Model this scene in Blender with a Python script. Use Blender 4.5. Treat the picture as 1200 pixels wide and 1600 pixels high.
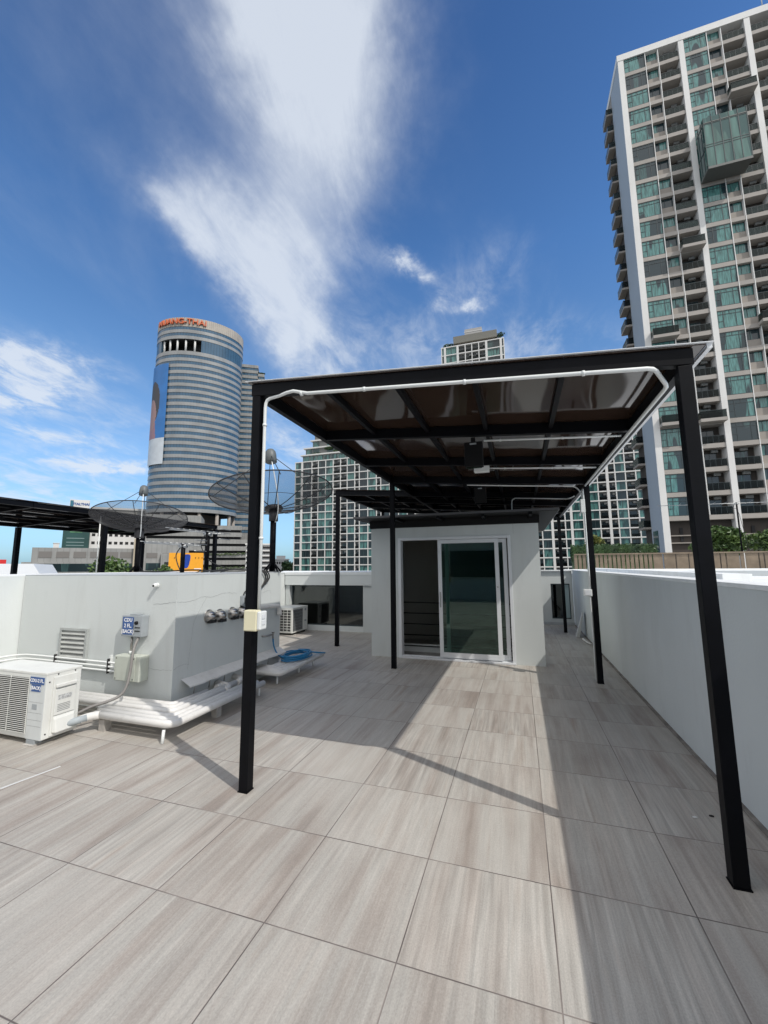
import bpy, bmesh, math, random
from mathutils import Vector, Matrix
random.seed(7)
R = math.radians
scene = bpy.context.scene
for o in list(bpy.data.objects): bpy.data.objects.remove(o)
C = scene.collection

# ------------------------------------------------------------------ camera
YAW, PITCH, ROLL = -0.316817, 0.131427, -0.0078143
CAM = Vector((0.53275, -1.73314, 1.53852))
fw = Vector((math.sin(YAW)*math.cos(PITCH), math.cos(YAW)*math.cos(PITCH), math.sin(PITCH)))
r0 = Vector((math.cos(YAW), -math.sin(YAW), 0)); u0 = r0.cross(fw)
rt = r0*math.cos(ROLL)+u0*math.sin(ROLL); up = -r0*math.sin(ROLL)+u0*math.cos(ROLL)
cd = bpy.data.cameras.new('camera'); cam = bpy.data.objects.new('camera', cd); C.objects.link(cam)
cd.sensor_fit = 'AUTO'; cd.sensor_width = 36; cd.lens = 637.95/1600*36
cd.clip_start = 0.05; cd.clip_end = 6000
mw = Matrix((rt, up, -fw)).transposed().to_4x4(); mw.translation = CAM; cam.matrix_world = mw
scene.camera = cam
scene.render.resolution_x = 768; scene.render.resolution_y = 1024

# ------------------------------------------------------------------ world and sun
SUN_AZ, SUN_EL = 114.47, 48.9          # clockwise from +Y
sdir = Vector((math.sin(R(SUN_AZ))*math.cos(R(SUN_EL)), math.cos(R(SUN_AZ))*math.cos(R(SUN_EL)), math.sin(R(SUN_EL))))
ld = bpy.data.lights.new('sun', 'SUN'); ld.energy = 3.15; ld.angle = R(0.53); ld.color = (1.0, 0.955, 0.89)
sun = bpy.data.objects.new('sun', ld); C.objects.link(sun)
sun.rotation_euler = sdir.to_track_quat('Z', 'Y').to_euler()
scene.view_settings.view_transform = 'Standard'; scene.view_settings.look = 'None'
scene.view_settings.gamma = 1; scene.view_settings.exposure = 0.0
scene.view_settings.use_curve_mapping = False

def azel(az, el):
    a, e = R(az), R(el)
    return Vector((math.sin(a)*math.cos(e), math.cos(a)*math.cos(e), math.sin(e)))
W = bpy.data.worlds.new('World'); scene.world = W; W.use_nodes = True
nt = W.node_tree; nt.nodes.clear()
def N(t, **k):
    n = nt.nodes.new(t)
    for a, b in k.items(): setattr(n, a, b)
    return n
def L(a, b): nt.links.new(a, b)
def val(x):
    n = N('ShaderNodeValue'); n.outputs[0].default_value = x; return n.outputs[0]
def M(op, a, b=None, c=None, clamp=False):
    n = N('ShaderNodeMath', operation=op); n.use_clamp = clamp
    for i, s in enumerate((a, b, c)):
        if s is None: continue
        if isinstance(s, (int, float)): n.inputs[i].default_value = s
        else: L(s, n.inputs[i])
    return n.outputs[0]
def VM(op, a, b=None, out=0):
    n = N('ShaderNodeVectorMath', operation=op)
    for i, s in enumerate((a, b)):
        if s is None: continue
        if isinstance(s, (tuple, Vector)): n.inputs[i].default_value = tuple(s)
        else: L(s, n.inputs[i])
    return n.outputs['Value' if op in ('DOT_PRODUCT', 'LENGTH') else 0]
sky = N('ShaderNodeTexSky', sky_type='NISHITA'); sky.sun_disc = False
sky.sun_elevation = R(SUN_EL); sky.sun_rotation = R(SUN_AZ)
sky.altitude = 0; sky.air_density = 1.0; sky.dust_density = 0.5; sky.ozone_density = 3.0
hs = N('ShaderNodeHueSaturation'); hs.inputs['Saturation'].default_value = 1.1; hs.inputs['Value'].default_value = 1.0
L(sky.outputs[0], hs.inputs['Color'])
tc = N('ShaderNodeTexCoord'); D = tc.outputs['Generated']
Dn = VM('NORMALIZE', D)
sep = N('ShaderNodeSeparateXYZ'); L(Dn, sep.inputs[0])
zz = M('ADD', M('MAXIMUM', sep.outputs[2], 0.0), 0.22)
comb = N('ShaderNodeCombineXYZ'); L(M('DIVIDE', sep.outputs[0], zz), comb.inputs[0]); L(M('DIVIDE', sep.outputs[1], zz), comb.inputs[1])
P2 = comb.outputs[0]
def noise(vec, scale, detail, rough=0.55, dist=0.0, off=(0, 0, 0), sc=(1, 1, 1), rot=0):
    mp = N('ShaderNodeMapping'); L(vec, mp.inputs[0]); mp.inputs[1].default_value = off
    mp.inputs[2].default_value = (0, 0, rot); mp.inputs[3].default_value = sc
    n = N('ShaderNodeTexNoise'); L(mp.outputs[0], n.inputs[0]); n.inputs['Scale'].default_value = scale
    n.inputs['Detail'].default_value = detail; n.inputs['Roughness'].default_value = rough
    n.inputs['Distortion'].default_value = dist
    return n.outputs['Fac'], n.outputs['Color']
# warp the lookup direction so blob outlines are ragged
_, wc = noise(Dn, 3.2, 6, 0.6)
warp = VM('SCALE', VM('SUBTRACT', wc, (0.5, 0.5, 0.5))); warp.node.inputs['Scale'].default_value = 0.17
_, wc2 = noise(Dn, 11, 5, 0.6)
warp2 = VM('SCALE', VM('SUBTRACT', wc2, (0.5, 0.5, 0.5))); warp2.node.inputs['Scale'].default_value = 0.09
Dw = VM('NORMALIZE', VM('ADD', VM('ADD', Dn, warp), warp2))
def blob(az, el, wa, wb, rot, amp, src=None):
    c = azel(az, el); e = Vector((math.cos(R(az)), -math.sin(R(az)), 0)); nn = e.cross(c)
    if nn.z < 0: nn = -nn
    a = e*math.cos(R(rot))+nn*math.sin(R(rot)); b = -e*math.sin(R(rot))+nn*math.cos(R(rot))
    s = src or Dw
    x = M('DIVIDE', VM('DOT_PRODUCT', s, a), math.sin(R(wa))); y = M('DIVIDE', VM('DOT_PRODUCT', s, b), math.sin(R(wb)))
    q = M('ADD', M('MULTIPLY', x, x), M('MULTIPLY', y, y))
    g = M('POWER', 2.71828, M('MULTIPLY', q, -1.0))
    fr = M('GREATER_THAN', VM('DOT_PRODUCT', s, c), 0.0)
    return M('MULTIPLY', M('MULTIPLY', g, fr), amp)
def addall(l):
    s = l[0]
    for x in l[1:]: s = M('ADD', s, x)
    return s
CLOUDS = [(-30.5, 60, 8.5, 6, 0, .72), (-27, 55, 9, 5, 0, .50), (-36.5, 55.5, 4.5, 4, 0, .50), (-20, 54, 6, 6, 60, .40), (-31, 49, 7.5, 5, 70, .42), (-18, 48, 4.5, 5, 60, .30),
          (-26, 43.5, 7.5, 6, 70, .42), (-40, 42, 5.5, 3.2, -35, .60), (-45, 39.8, 4.5, 2.8, -20, .60), (-39.5, 36.5, 5, 2.8, -30, .66), (-34, 38.5, 5, 4, 0, .58),
          (-33.5, 33.3, 5, 3.4, -25, .74), (-30.5, 29.5, 4, 3.2, 0, .60), (-50, 39.8, 4, 1.4, -25, .3), (-28, 36, 3.5, 5, -20, .40)]
big = addall([blob(*c) for c in CLOUDS])
st, _ = noise(P2, 2.6, 8, 0.62, 0.4, (3, 1, 0), (1.0, 0.45, 1), R(18))
fi, _ = noise(P2, 9, 8, 0.65, 0.5, (0, 4, 0), (1.0, 0.6, 1), R(18))
def stretch(x, a, b_, lo_, hi_):
    n = N('ShaderNodeMapRange'); n.interpolation_type = 'SMOOTHSTEP'; L(x, n.inputs[0]); n.inputs[1].default_value = a; n.inputs[2].default_value = b_; n.inputs[3].default_value = lo_; n.inputs[4].default_value = hi_
    return n.outputs[0]
fb, _ = noise(P2, 5.5, 10, 0.68, 1.2, (2, 9, 0), (1.0, 0.35, 1), R(22))
bigd = M('MULTIPLY', M('MINIMUM', big, 1.25), M('MULTIPLY', stretch(st, .34, .68, .52, 1.10), stretch(fb, .30, .70, .74, 1.08)))
bigd = M('MULTIPLY', bigd, 0.95)
SM = [(-13.5, 38.3, 2.6, 1.0, -25, .95), (-15, 39.2, 1.2, 0.7, -25, .6), (-9, 34.6, 1.4, 0.9, 0, .6), (-5.5, 33.6, 2.6, 0.75, 0, .9), (-62, 21.5, 7, 2.2, 8, 1.15), (-62, 17.5, 5, 1.6, 12, .9), (-52.7, 11.9, 5, 0.7, 3, 1.1), (-57, 14.3, 6, .8, -3, .45), (-3, 37, 7, 3.5, 15, .28), (-10, 30, 16, 5, 0, .24), (-20, 40, 5, 4, 0, .15), (-60, 8, 16, 4, 0, .55), (-56, 16, 12, 5, 10, .30), (-27, 22, 7, 9, 0, .42), (-33, 16, 8, 5, 0, .3), (3, 27, 14, 4, -8, .3)]
_, wc3 = noise(Dn, 14, 5, 0.65)
warp3 = VM('SCALE', VM('SUBTRACT', wc3, (0.5, 0.5, 0.5))); warp3.node.inputs['Scale'].default_value = 0.055
Ds = VM('NORMALIZE', VM('ADD', Dn, warp3))
smd = M('MULTIPLY', addall([blob(*c, src=Ds) for c in SM]), M('MULTIPLY', stretch(fi, .34, .66, .35, 1.25), stretch(fb, .3, .7, .7, 1.15)))
wi, _ = noise(P2, 1.3, 9, 0.6, 0.6, (7, 2, 0), (1.0, 0.5, 1), R(-35))
wis = M('MULTIPLY', M('SUBTRACT', wi, 0.48, clamp=True), 1.3, clamp=True)
# unseen bright cloud added behind the viewer to raise the neutral ambient light
BK = [(150, 45, 40, 24, 0, 1), (95, 58, 22, 16, 0, .8), (200, 35, 35, 22, 0, 1.1), (240, 38, 24, 22, 0, 1), (120, 18, 40, 12, 0, .8), (200, 72, 16, 13, 0, .8)]
bk = M('MULTIPLY', addall([blob(*c, src=Dn) for c in BK]), M('ADD', M('MULTIPLY', st, 1.2), 0.35))
dens = M('ADD', M('ADD', bigd, smd), wis, clamp=True)
mr = N('ShaderNodeMapRange'); mr.interpolation_type = 'SMOOTHSTEP'; L(dens, mr.inputs[0]); mr.inputs[1].default_value = 0.06; mr.inputs[2].default_value = 1.05
mr.inputs[4].default_value = 0.82
tr_ = N('ShaderNodeValToRGB'); L(sep.outputs[2], tr_.inputs[0]); te = tr_.color_ramp.elements
te[0].position = 0.0; te[0].color = (.30,.50,.80,1); te[1].position = .86; te[1].color = (.44,.60,.76,1)
for p_, c_ in ((.10,(.62,.74,.86)), (.25,(.92,.96,.98)), (.42,(.86,.96,1.0)), (.62,(.66,.86,1.0))):
    e_ = te.new(p_); e_.color = (*c_,1)
tm = N('ShaderNodeMixRGB', blend_type='MULTIPLY'); tm.inputs[0].default_value = 1; L(hs.outputs[0], tm.inputs[1]); L(tr_.outputs[0], tm.inputs[2])
ts = N('ShaderNodeVectorMath', operation='SCALE'); L(tm.outputs[0], ts.inputs[0]); ts.inputs['Scale'].default_value = 1.45
cm = N('ShaderNodeMixRGB'); L(mr.outputs[0], cm.inputs[0]); L(ts.outputs[0], cm.inputs[1]); cm.inputs[2].default_value = (6.5, 7.0, 7.7, 1)
bkc = M('MULTIPLY', M('SUBTRACT', bk, 0.25, clamp=True), 2.2, clamp=True)
cb_ = N('ShaderNodeMixRGB'); L(bkc, cb_.inputs[0]); L(cm.outputs[0], cb_.inputs[1]); cb_.inputs[2].default_value = (10.0, 10.0, 10.2, 1)
bg = N('ShaderNodeBackground'); L(cb_.outputs[0], bg.inputs[0]); bg.inputs[1].default_value = 0.12
wo = N('ShaderNodeOutputWorld'); L(bg.outputs[0], wo.inputs[0])

# ------------------------------------------------------------------ mesh helpers
class MB:
    def __init__(s): s.bm = bmesh.new(); s.mi = 0
    def _f(s, vs):
        try:
            f = s.bm.faces.new(vs); f.material_index = s.mi; return f
        except ValueError: return None
    def hexa(s, p):
        v = [s.bm.verts.new(q) for q in p]
        for f in ((0,3,2,1),(4,5,6,7),(0,1,5,4),(1,2,6,5),(2,3,7,6),(3,0,4,7)): s._f([v[i] for i in f])
        return s
    def box(s, x0, x1, y0, y1, z0, z1):
        return s.hexa([(x0,y0,z0),(x1,y0,z0),(x1,y1,z0),(x0,y1,z0),(x0,y0,z1),(x1,y0,z1),(x1,y1,z1),(x0,y1,z1)])
    def bar(s, a, b, w, h, upv=(0,0,1)):
        a = Vector(a); b = Vector(b); d = (b-a).normalized(); U = Vector(upv)
        if abs(d.dot(U)) > .99: U = Vector((0,1,0))
        sd = d.cross(U).normalized(); U = sd.cross(d)
        q = []
        for t in (a, b):
            for i, j in ((-1,-1),(1,-1),(1,1),(-1,1)): q.append(t+sd*(i*w/2)+U*(j*h/2))
        v = [s.bm.verts.new(x) for x in q]
        for f in ((0,1,2,3),(7,6,5,4),(0,4,5,1),(1,5,6,2),(2,6,7,3),(3,7,4,0)): s._f([v[i] for i in f])
        return s
    def tube(s, pts, r, n=8, cap=True, smooth=True):
        pts = [Vector(p) for p in pts]; rings = []; prev = None
        for i, p in enumerate(pts):
            d = (pts[min(i+1, len(pts)-1)]-pts[max(i-1, 0)]).normalized()
            if prev is None:
                a = Vector((0,0,1)) if abs(d.z) < .9 else Vector((1,0,0)); x = d.cross(a).normalized()
            else:
                x = (prev-d*prev.dot(d)).normalized()
            prev = x; y = d.cross(x); rr = r[i] if isinstance(r, (list, tuple)) else r
            rings.append([s.bm.verts.new(p+x*(rr*math.cos(2*math.pi*k/n))+y*(rr*math.sin(2*math.pi*k/n))) for k in range(n)])
        for a, b in zip(rings, rings[1:]):
            for k in range(n):
                f = s._f([a[k], a[(k+1)%n], b[(k+1)%n], b[k]])
                if f and smooth: f.smooth = True
        if cap:
            s._f(rings[0][::-1]); s._f(rings[-1])
        return s
    def lathe(s, prof, c=(0,0,0), n=24, axis='Z', mat=None):
        rings = []
        for (r, h) in prof:
            ring = []
            for k in range(n):
                a = 2*math.pi*k/n; p = Vector((r*math.cos(a), r*math.sin(a), h))
                if axis == 'X': p = Vector((p.z, p.x, p.y))
                if axis == 'Y': p = Vector((p.x, -p.z, p.y))
                if mat: p = mat @ p
                ring.append(s.bm.verts.new(p+Vector(c)))
            rings.append(ring)
        for a, b in zip(rings, rings[1:]):
            for k in range(n):
                f = s._f([a[k], a[(k+1)%n], b[(k+1)%n], b[k]])
                if f: f.smooth = True
        s._f(rings[0][::-1]); s._f(rings[-1])
        return s
    def poly(s, pts, ext):
        a = [s.bm.verts.new(p) for p in pts]; b = [s.bm.verts.new(Vector(p)+Vector(ext)) for p in pts]
        s._f(a[::-1]); s._f(b)
        for i in range(len(a)): s._f([a[i], a[(i+1)%len(a)], b[(i+1)%len(a)], b[i]])
        return s
    def mesh(s, name, mats):
        bmesh.ops.recalc_face_normals(s.bm, faces=s.bm.faces)
        me = bpy.data.meshes.new(name); s.bm.to_mesh(me); s.bm.free()
        for m in (mats if isinstance(mats, (list, tuple)) else [mats]): me.materials.append(m)
        return me
    def obj(s, name, mats, parent=None, bevel=0):
        return mkobj(name, s.mesh(name, mats), parent, bevel)
def mkobj(name, me, parent=None, bevel=0):
    o = bpy.data.objects.new(name, me); C.objects.link(o)
    if parent: o.parent = parent
    if bevel:
        b = o.modifiers.new('bevel', 'BEVEL'); b.width = bevel; b.segments = 2; b.limit_method = 'ANGLE'
    return o
def tag(o, label=None, cat=None, group=None, kind=None):
    if label: o['label'] = label
    if cat: o['category'] = cat
    if group: o['group'] = group
    if kind: o['kind'] = kind
    return o
def thing(name, label, cat, loc=(0,0,0), rz=0, group=None):
    o = bpy.data.objects.new(name, None); C.objects.link(o); o.location = loc; o.rotation_euler.z = rz
    o.empty_display_size = .2
    return tag(o, label, cat, group)
def copy_tree(o, parent=None):
    c = o.copy(); C.objects.link(c)
    if parent: c.parent = parent
    for ch in list(o.children): copy_tree(ch, c)
    return c
def arc(c, r, a0, a1, n, plane='XY'):
    out = []
    for i in range(n+1):
        a = R(a0+(a1-a0)*i/n); u, v = r*math.cos(a), r*math.sin(a)
        out.append({'XY': (c[0]+u, c[1]+v, c[2]), 'XZ': (c[0]+u, c[1], c[2]+v), 'YZ': (c[0], c[1]+u, c[2]+v)}[plane])
    return out
def smooth_path(pts, n=6):
    P = [Vector(p) for p in pts]; out = []
    for i in range(len(P)-1):
        p0 = P[max(i-1,0)]; p1 = P[i]; p2 = P[i+1]; p3 = P[min(i+2, len(P)-1)]
        for k in range(n):
            t = k/n
            out.append(.5*((2*p1)+(p2-p0)*t+(2*p0-5*p1+4*p2-p3)*t*t+(3*p1-p0-3*p2+p3)*t**3))
    out.append(P[-1]); return out
def text_mesh(txt, size, depth, mat, bold=0.0, name='lettering'):
    cu = bpy.data.curves.new(name, 'FONT'); cu.body = txt; cu.size = size; cu.extrude = depth; cu.offset = bold
    cu.align_x = 'CENTER'; cu.align_y = 'CENTER'; cu.resolution_u = 2
    to = bpy.data.objects.new('t', cu); C.objects.link(to)
    bpy.context.view_layer.update()
    dg = bpy.context.evaluated_depsgraph_get()
    me = bpy.data.meshes.new_from_object(to.evaluated_get(dg)); me.name = name
    bpy.data.objects.remove(to); bpy.data.curves.remove(cu)
    me.materials.clear(); me.materials.append(mat); return me
def text(txt, size, loc, rot, mat, parent, depth=.001, bold=0.0, name='lettering'):
    o = mkobj(name, text_mesh(txt, size, depth, mat, bold, name), parent)
    o.rotation_euler = rot; o.location = loc; return o

# ------------------------------------------------------------------ materials
def mat(name, col, rough=.6, metal=0, spec=.5, var=0.0, vscale=3, bump=0, bscale=40, stain=0, sscale=(1.5,1.5,.35), coat=0, dirt=(.25,.22,.18), vdetail=5, coord='Object'):
    m = bpy.data.materials.new(name); m.use_nodes = True; t = m.node_tree; b = t.nodes['Principled BSDF']
    b.inputs['Base Color'].default_value = (*col, 1); b.inputs['Roughness'].default_value = rough
    b.inputs['Metallic'].default_value = metal; b.inputs['Specular IOR Level'].default_value = spec
    b.inputs['Coat Weight'].default_value = coat
    c = t.nodes.new('ShaderNodeTexCoord').outputs[coord]
    last = None
    if var:
        n = t.nodes.new('ShaderNodeTexNoise'); n.inputs['Scale'].default_value = vscale; n.inputs['Detail'].default_value = vdetail
        t.links.new(c, n.inputs[0])
        mr = t.nodes.new('ShaderNodeMapRange'); mr.inputs[1].default_value = .3; mr.inputs[2].default_value = .7
        mr.inputs[3].default_value = 1-var; mr.inputs[4].default_value = 1+var; t.links.new(n.outputs[0], mr.inputs[0])
        mx = t.nodes.new('ShaderNodeMixRGB'); mx.blend_type = 'MULTIPLY'; mx.inputs[0].default_value = 1
        mx.inputs[1].default_value = (*col, 1); t.links.new(mr.outputs[0], mx.inputs[2]); last = mx.outputs[0]
    if stain:
        mp = t.nodes.new('ShaderNodeMapping'); mp.inputs[3].default_value = sscale; t.links.new(c, mp.inputs[0])
        n = t.nodes.new('ShaderNodeTexNoise'); n.inputs['Scale'].default_value = 3; n.inputs['Detail'].default_value = 7; n.inputs['Roughness'].default_value = .62
        t.links.new(mp.outputs[0], n.inputs[0])
        mr = t.nodes.new('ShaderNodeMapRange'); mr.inputs[1].default_value = .52; mr.inputs[2].default_value = .78; mr.inputs[4].default_value = stain
        t.links.new(n.outputs[0], mr.inputs[0])
        mx = t.nodes.new('ShaderNodeMixRGB'); t.links.new(mr.outputs[0], mx.inputs[0])
        if last: t.links.new(last, mx.inputs[1])
        else: mx.inputs[1].default_value = (*col, 1)
        mx.inputs[2].default_value = (*dirt, 1); last = mx.outputs[0]
    if last: t.links.new(last, b.inputs['Base Color'])
    if bump:
        n = t.nodes.new('ShaderNodeTexNoise'); n.inputs['Scale'].default_value = bscale; n.inputs['Detail'].default_value = 4
        t.links.new(c, n.inputs[0]); bp = t.nodes.new('ShaderNodeBump'); bp.inputs['Strength'].default_value = bump; bp.inputs['Distance'].default_value = .01
        t.links.new(n.outputs[0], bp.inputs['Height']); t.links.new(bp.outputs[0], b.inputs['Normal'])
    return m
m_plaster = mat('grey_plaster', (.575,.605,.595), .85, var=.035, vscale=1.3, bump=.12, bscale=60, stain=.22, sscale=(2.5,2.5,.35), dirt=(.36,.36,.34))
m_plaster_w = mat('pale_plaster', (.64,.67,.66), .85, var=.035, vscale=1.3, bump=.12, bscale=60, stain=.18, dirt=(.40,.40,.38))
m_parapet = mat('parapet_plaster', (.60,.63,.625), .85, var=.05, vscale=.9, bump=.15, bscale=50, stain=.26, sscale=(1.6,1.2,.25), dirt=(.36,.36,.34))
m_whitetop = mat('white_roof_coat', (.78,.80,.80), .7, var=.05, vscale=1, stain=.25)
m_roofslab = mat('grey_roof_slab', (.42,.45,.47), .8, var=.08, vscale=.7, stain=.3)
m_black = mat('black_painted_steel', (.0030,.0034,.0050), .5, spec=.12, var=.3, vscale=6, stain=.12, sscale=(6,6,2), dirt=(.009,.009,.010))
m_blackflat = mat('matt_black', (.005,.005,.0055), .6, spec=.25)
m_pvc = mat('white_conduit', (.72,.74,.73), .4, var=.03)
m_pvcold = mat('weathered_pipe_lagging', (.69,.68,.655), .6, var=.08, vscale=4, stain=.4, sscale=(3,3,3), dirt=(.42,.38,.33), bump=.1, bscale=25)
m_cream = mat('cream_plastic', (.70,.66,.47), .45, var=.04)
m_creamgrey = mat('aged_grey_green_plastic', (.50,.53,.47), .5, var=.07, vscale=6, stain=.25, sscale=(6,6,3))
m_acwhite = mat('aged_white_enamel', (.70,.71,.68), .45, var=.05, vscale=3, stain=.22, sscale=(4,4,2), dirt=(.45,.42,.36))
m_acface = mat('grey_white_enamel', (.60,.63,.63), .45, var=.05, vscale=3, stain=.15, sscale=(4,4,2))
m_acdark = mat('dark_coil', (.05,.05,.048), .7, var=.3, vscale=20)
m_greybox = mat('grey_metal_box', (.34,.37,.39), .45, metal=.2, var=.08, vscale=8)
m_blue_label = mat('blue_label', (.03,.09,.27), .5)
m_white_ink = mat('white_print', (.85,.85,.85), .5)
m_steel = mat('brushed_steel', (.42,.40,.38), .28, metal=1.0, var=.2, vscale=12)
m_hose = mat('blue_hose', (.015,.18,.38), .35, var=.1)
m_alu = mat('white_aluminium', (.68,.70,.72), .35, var=.03)
m_foot = mat('concrete_block', (.42,.40,.37), .9, var=.2, vscale=12, bump=.3)
m_dark = mat('dark_void', (.015,.015,.016), .8)
m_cable = mat('black_cable', (.02,.02,.02), .6)
m_greycable = mat('grey_flex_conduit', (.22,.21,.20), .55, var=.1, vscale=20)
m_antenna = mat('weathered_aluminium', (.42,.43,.43), .4, metal=.7, var=.2, vscale=10)
m_feed = mat('grey_feed_cap', (.11,.12,.12), .5, var=.08)
m_rib = mat('dark_rib', (.03,.03,.033), .5)
m_crack = mat('hairline_crack', (.27,.28,.28), .9)
m_board = mat('white_board', (.62,.63,.63), .6, var=.05)

def glass_mat(name, tint, rough=.02, mixv=.5, gt_=(.9,.95,.93)):
    m = bpy.data.materials.new(name); m.use_nodes = True; t = m.node_tree; t.nodes.clear()
    tr = t.nodes.new('ShaderNodeBsdfTransparent'); tr.inputs[0].default_value = (*tint, 1)
    gl = t.nodes.new('ShaderNodeBsdfGlossy'); gl.inputs['Roughness'].default_value = rough; gl.inputs[0].default_value = (*gt_,1)
    fr = t.nodes.new('ShaderNodeFresnel'); fr.inputs[0].default_value = 1.55
    ma = t.nodes.new('ShaderNodeMath'); ma.operation = 'MULTIPLY_ADD'; ma.inputs[1].default_value = 1.0; ma.inputs[2].default_value = mixv
    ma.use_clamp = True; t.links.new(fr.outputs[0], ma.inputs[0])
    mx = t.nodes.new('ShaderNodeMixShader'); t.links.new(ma.outputs[0], mx.inputs[0]); t.links.new(tr.outputs[0], mx.inputs[1]); t.links.new(gl.outputs[0], mx.inputs[2])
    o = t.nodes.new('ShaderNodeOutputMaterial'); t.links.new(mx.outputs[0], o.inputs[0]); return m
m_glass_door = glass_mat('green_tinted_glass', (.55,.67,.63), .01, .015, (.72,.86,.82))
m_glass_dark = glass_mat('dark_window_glass', (.12,.14,.15), .015, .05)

def mesh_net(name, col, a):
    m = bpy.data.materials.new(name); m.use_nodes = True; t = m.node_tree; b = t.nodes['Principled BSDF']
    b.inputs['Base Color'].default_value = (*col, 1); b.inputs['Roughness'].default_value = .5
    tr = t.nodes.new('ShaderNodeBsdfTransparent'); mx = t.nodes.new('ShaderNodeMixShader')
    lw = t.nodes.new('ShaderNodeLayerWeight'); lw.inputs[0].default_value = .35
    mr = t.nodes.new('ShaderNodeMapRange'); mr.inputs[3].default_value = a; mr.inputs[4].default_value = .97
    t.links.new(lw.outputs['Facing'], mr.inputs[0]); t.links.new(mr.outputs[0], mx.inputs[0])
    t.links.new(tr.outputs[0], mx.inputs[1]); t.links.new(b.outputs[0], mx.inputs[2])
    t.links.new(mx.outputs[0], t.nodes['Material Output'].inputs[0]); return m
m_net = mesh_net('perforated_dish_mesh', (.06,.06,.065), .26)

# floor tiles
def floor_material():
    m = bpy.data.materials.new('striated_porcelain_tile'); m.use_nodes = True; t = m.node_tree; b = t.nodes['Principled BSDF']
    nn = t.nodes.new; ln = t.links.new
    def mt(op, a, bb=None, cc=None, clamp=False):
        n = nn('ShaderNodeMath'); n.operation = op; n.use_clamp = clamp
        for i, s in enumerate((a, bb, cc)):
            if s is None: continue
            if isinstance(s, (int, float)): n.inputs[i].default_value = s
            else: ln(s, n.inputs[i])
        return n.outputs[0]
    g = nn('ShaderNodeNewGeometry'); sp = nn('ShaderNodeSeparateXYZ'); ln(g.outputs['Position'], sp.inputs[0])
    X = mt('DIVIDE', sp.outputs[0], .6); Y = mt('DIVIDE', sp.outputs[1], .6)
    ix = mt('FLOOR', X); iy = mt('FLOOR', Y); fx = mt('SUBTRACT', X, ix); fy = mt('SUBTRACT', Y, iy)
    idv = nn('ShaderNodeCombineXYZ'); ln(ix, idv.inputs[0]); ln(iy, idv.inputs[1])
    wn = nn('ShaderNodeTexWhiteNoise'); wn.noise_dimensions = '2D'; ln(idv.outputs[0], wn.inputs[0])
    ws = nn('ShaderNodeSeparateColor'); ln(wn.outputs['Color'], ws.inputs[0])
    def streak(sx, sy, det, rough, offm, dist=0.0):
        cv = nn('ShaderNodeCombineXYZ'); ln(mt('MULTIPLY', sp.outputs[0], sx), cv.inputs[0]); ln(mt('MULTIPLY', sp.outputs[1], sy), cv.inputs[1])
        ln(mt('MULTIPLY', ws.outputs[0], offm), cv.inputs[2])
        n = nn('ShaderNodeTexNoise'); n.inputs['Scale'].default_value = 1; n.inputs['Detail'].default_value = det; n.inputs['Roughness'].default_value = rough
        n.inputs['Distortion'].default_value = dist
        ln(cv.outputs[0], n.inputs[0]); return n.outputs[0]
    s1 = streak(9, .55, 3, .5, 60, .5); s2 = streak(40, 1.6, 5, .62, 90, .45); s3 = streak(5, 2.2, 4, .6, 40); grain = streak(190, 130, 3, .6, 1)
    s4 = streak(120, 4, 3, .6, 20)
    cr = nn('ShaderNodeValToRGB'); e = cr.color_ramp.elements
    e[0].position = .30; e[0].color = (.365,.315,.275,1); e[1].position = .70; e[1].color = (.405,.33,.28,1)
    x = e.new(.42); x.color = (.465,.425,.38,1); x = e.new(.53); x.color = (.515,.49,.445,1); x = e.new(.60); x.color = (.47,.425,.375,1)
    mixs = mt('ADD', mt('MULTIPLY', s1, .62), mt('ADD', mt('MULTIPLY', s3, .20), mt('MULTIPLY', ws.outputs[1], .12)))
    ln(mixs, cr.inputs[0])
    f2 = nn('ShaderNodeMapRange'); f2.inputs[1].default_value = .35; f2.inputs[2].default_value = .68; f2.inputs[3].default_value = .80; f2.inputs[4].default_value = 1.13; ln(s2, f2.inputs[0])
    f4 = nn('ShaderNodeMapRange'); f4.inputs[1].default_value = .3; f4.inputs[2].default_value = .7; f4.inputs[3].default_value = .95; f4.inputs[4].default_value = 1.05; ln(s4, f4.inputs[0])
    f3 = nn('ShaderNodeMapRange'); f3.inputs[1].default_value = .3; f3.inputs[2].default_value = .7; f3.inputs[3].default_value = .88; f3.inputs[4].default_value = 1.11; ln(grain, f3.inputs[0])
    amp = mt('MULTIPLY_ADD', wn.outputs['Value'], .95, .2)
    f2s = mt('MULTIPLY_ADD', mt('SUBTRACT', f2.outputs[0], .975), amp, .975)
    br = mt('MULTIPLY', mt('MULTIPLY', f2s, f3.outputs[0]), mt('MULTIPLY', f4.outputs[0], mt('ADD', mt('MULTIPLY', ws.outputs[2], .07), .81)))
    # large dirt patches
    nd = nn('ShaderNodeTexNoise'); nd.inputs['Scale'].default_value = 1.1; nd.inputs['Detail'].default_value = 6; ln(g.outputs['Position'], nd.inputs[0])
    fd = nn('ShaderNodeMapRange'); fd.inputs[1].default_value = .35; fd.inputs[2].default_value = .7; fd.inputs[3].default_value = 1.05; fd.inputs[4].default_value = .90; ln(nd.outputs[0], fd.inputs[0])
    br = mt('MULTIPLY', br, fd.outputs[0])
    mx = nn('ShaderNodeMixRGB'); mx.blend_type = 'MULTIPLY'; mx.inputs[0].default_value = 1; ln(cr.outputs[0], mx.inputs[1]); ln(br, mx.inputs[2])
    ex = mt('MINIMUM', fx, mt('SUBTRACT', 1, fx)); ey = mt('MINIMUM', fy, mt('SUBTRACT', 1, fy)); ed = mt('MINIMUM', ex, ey)
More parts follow.
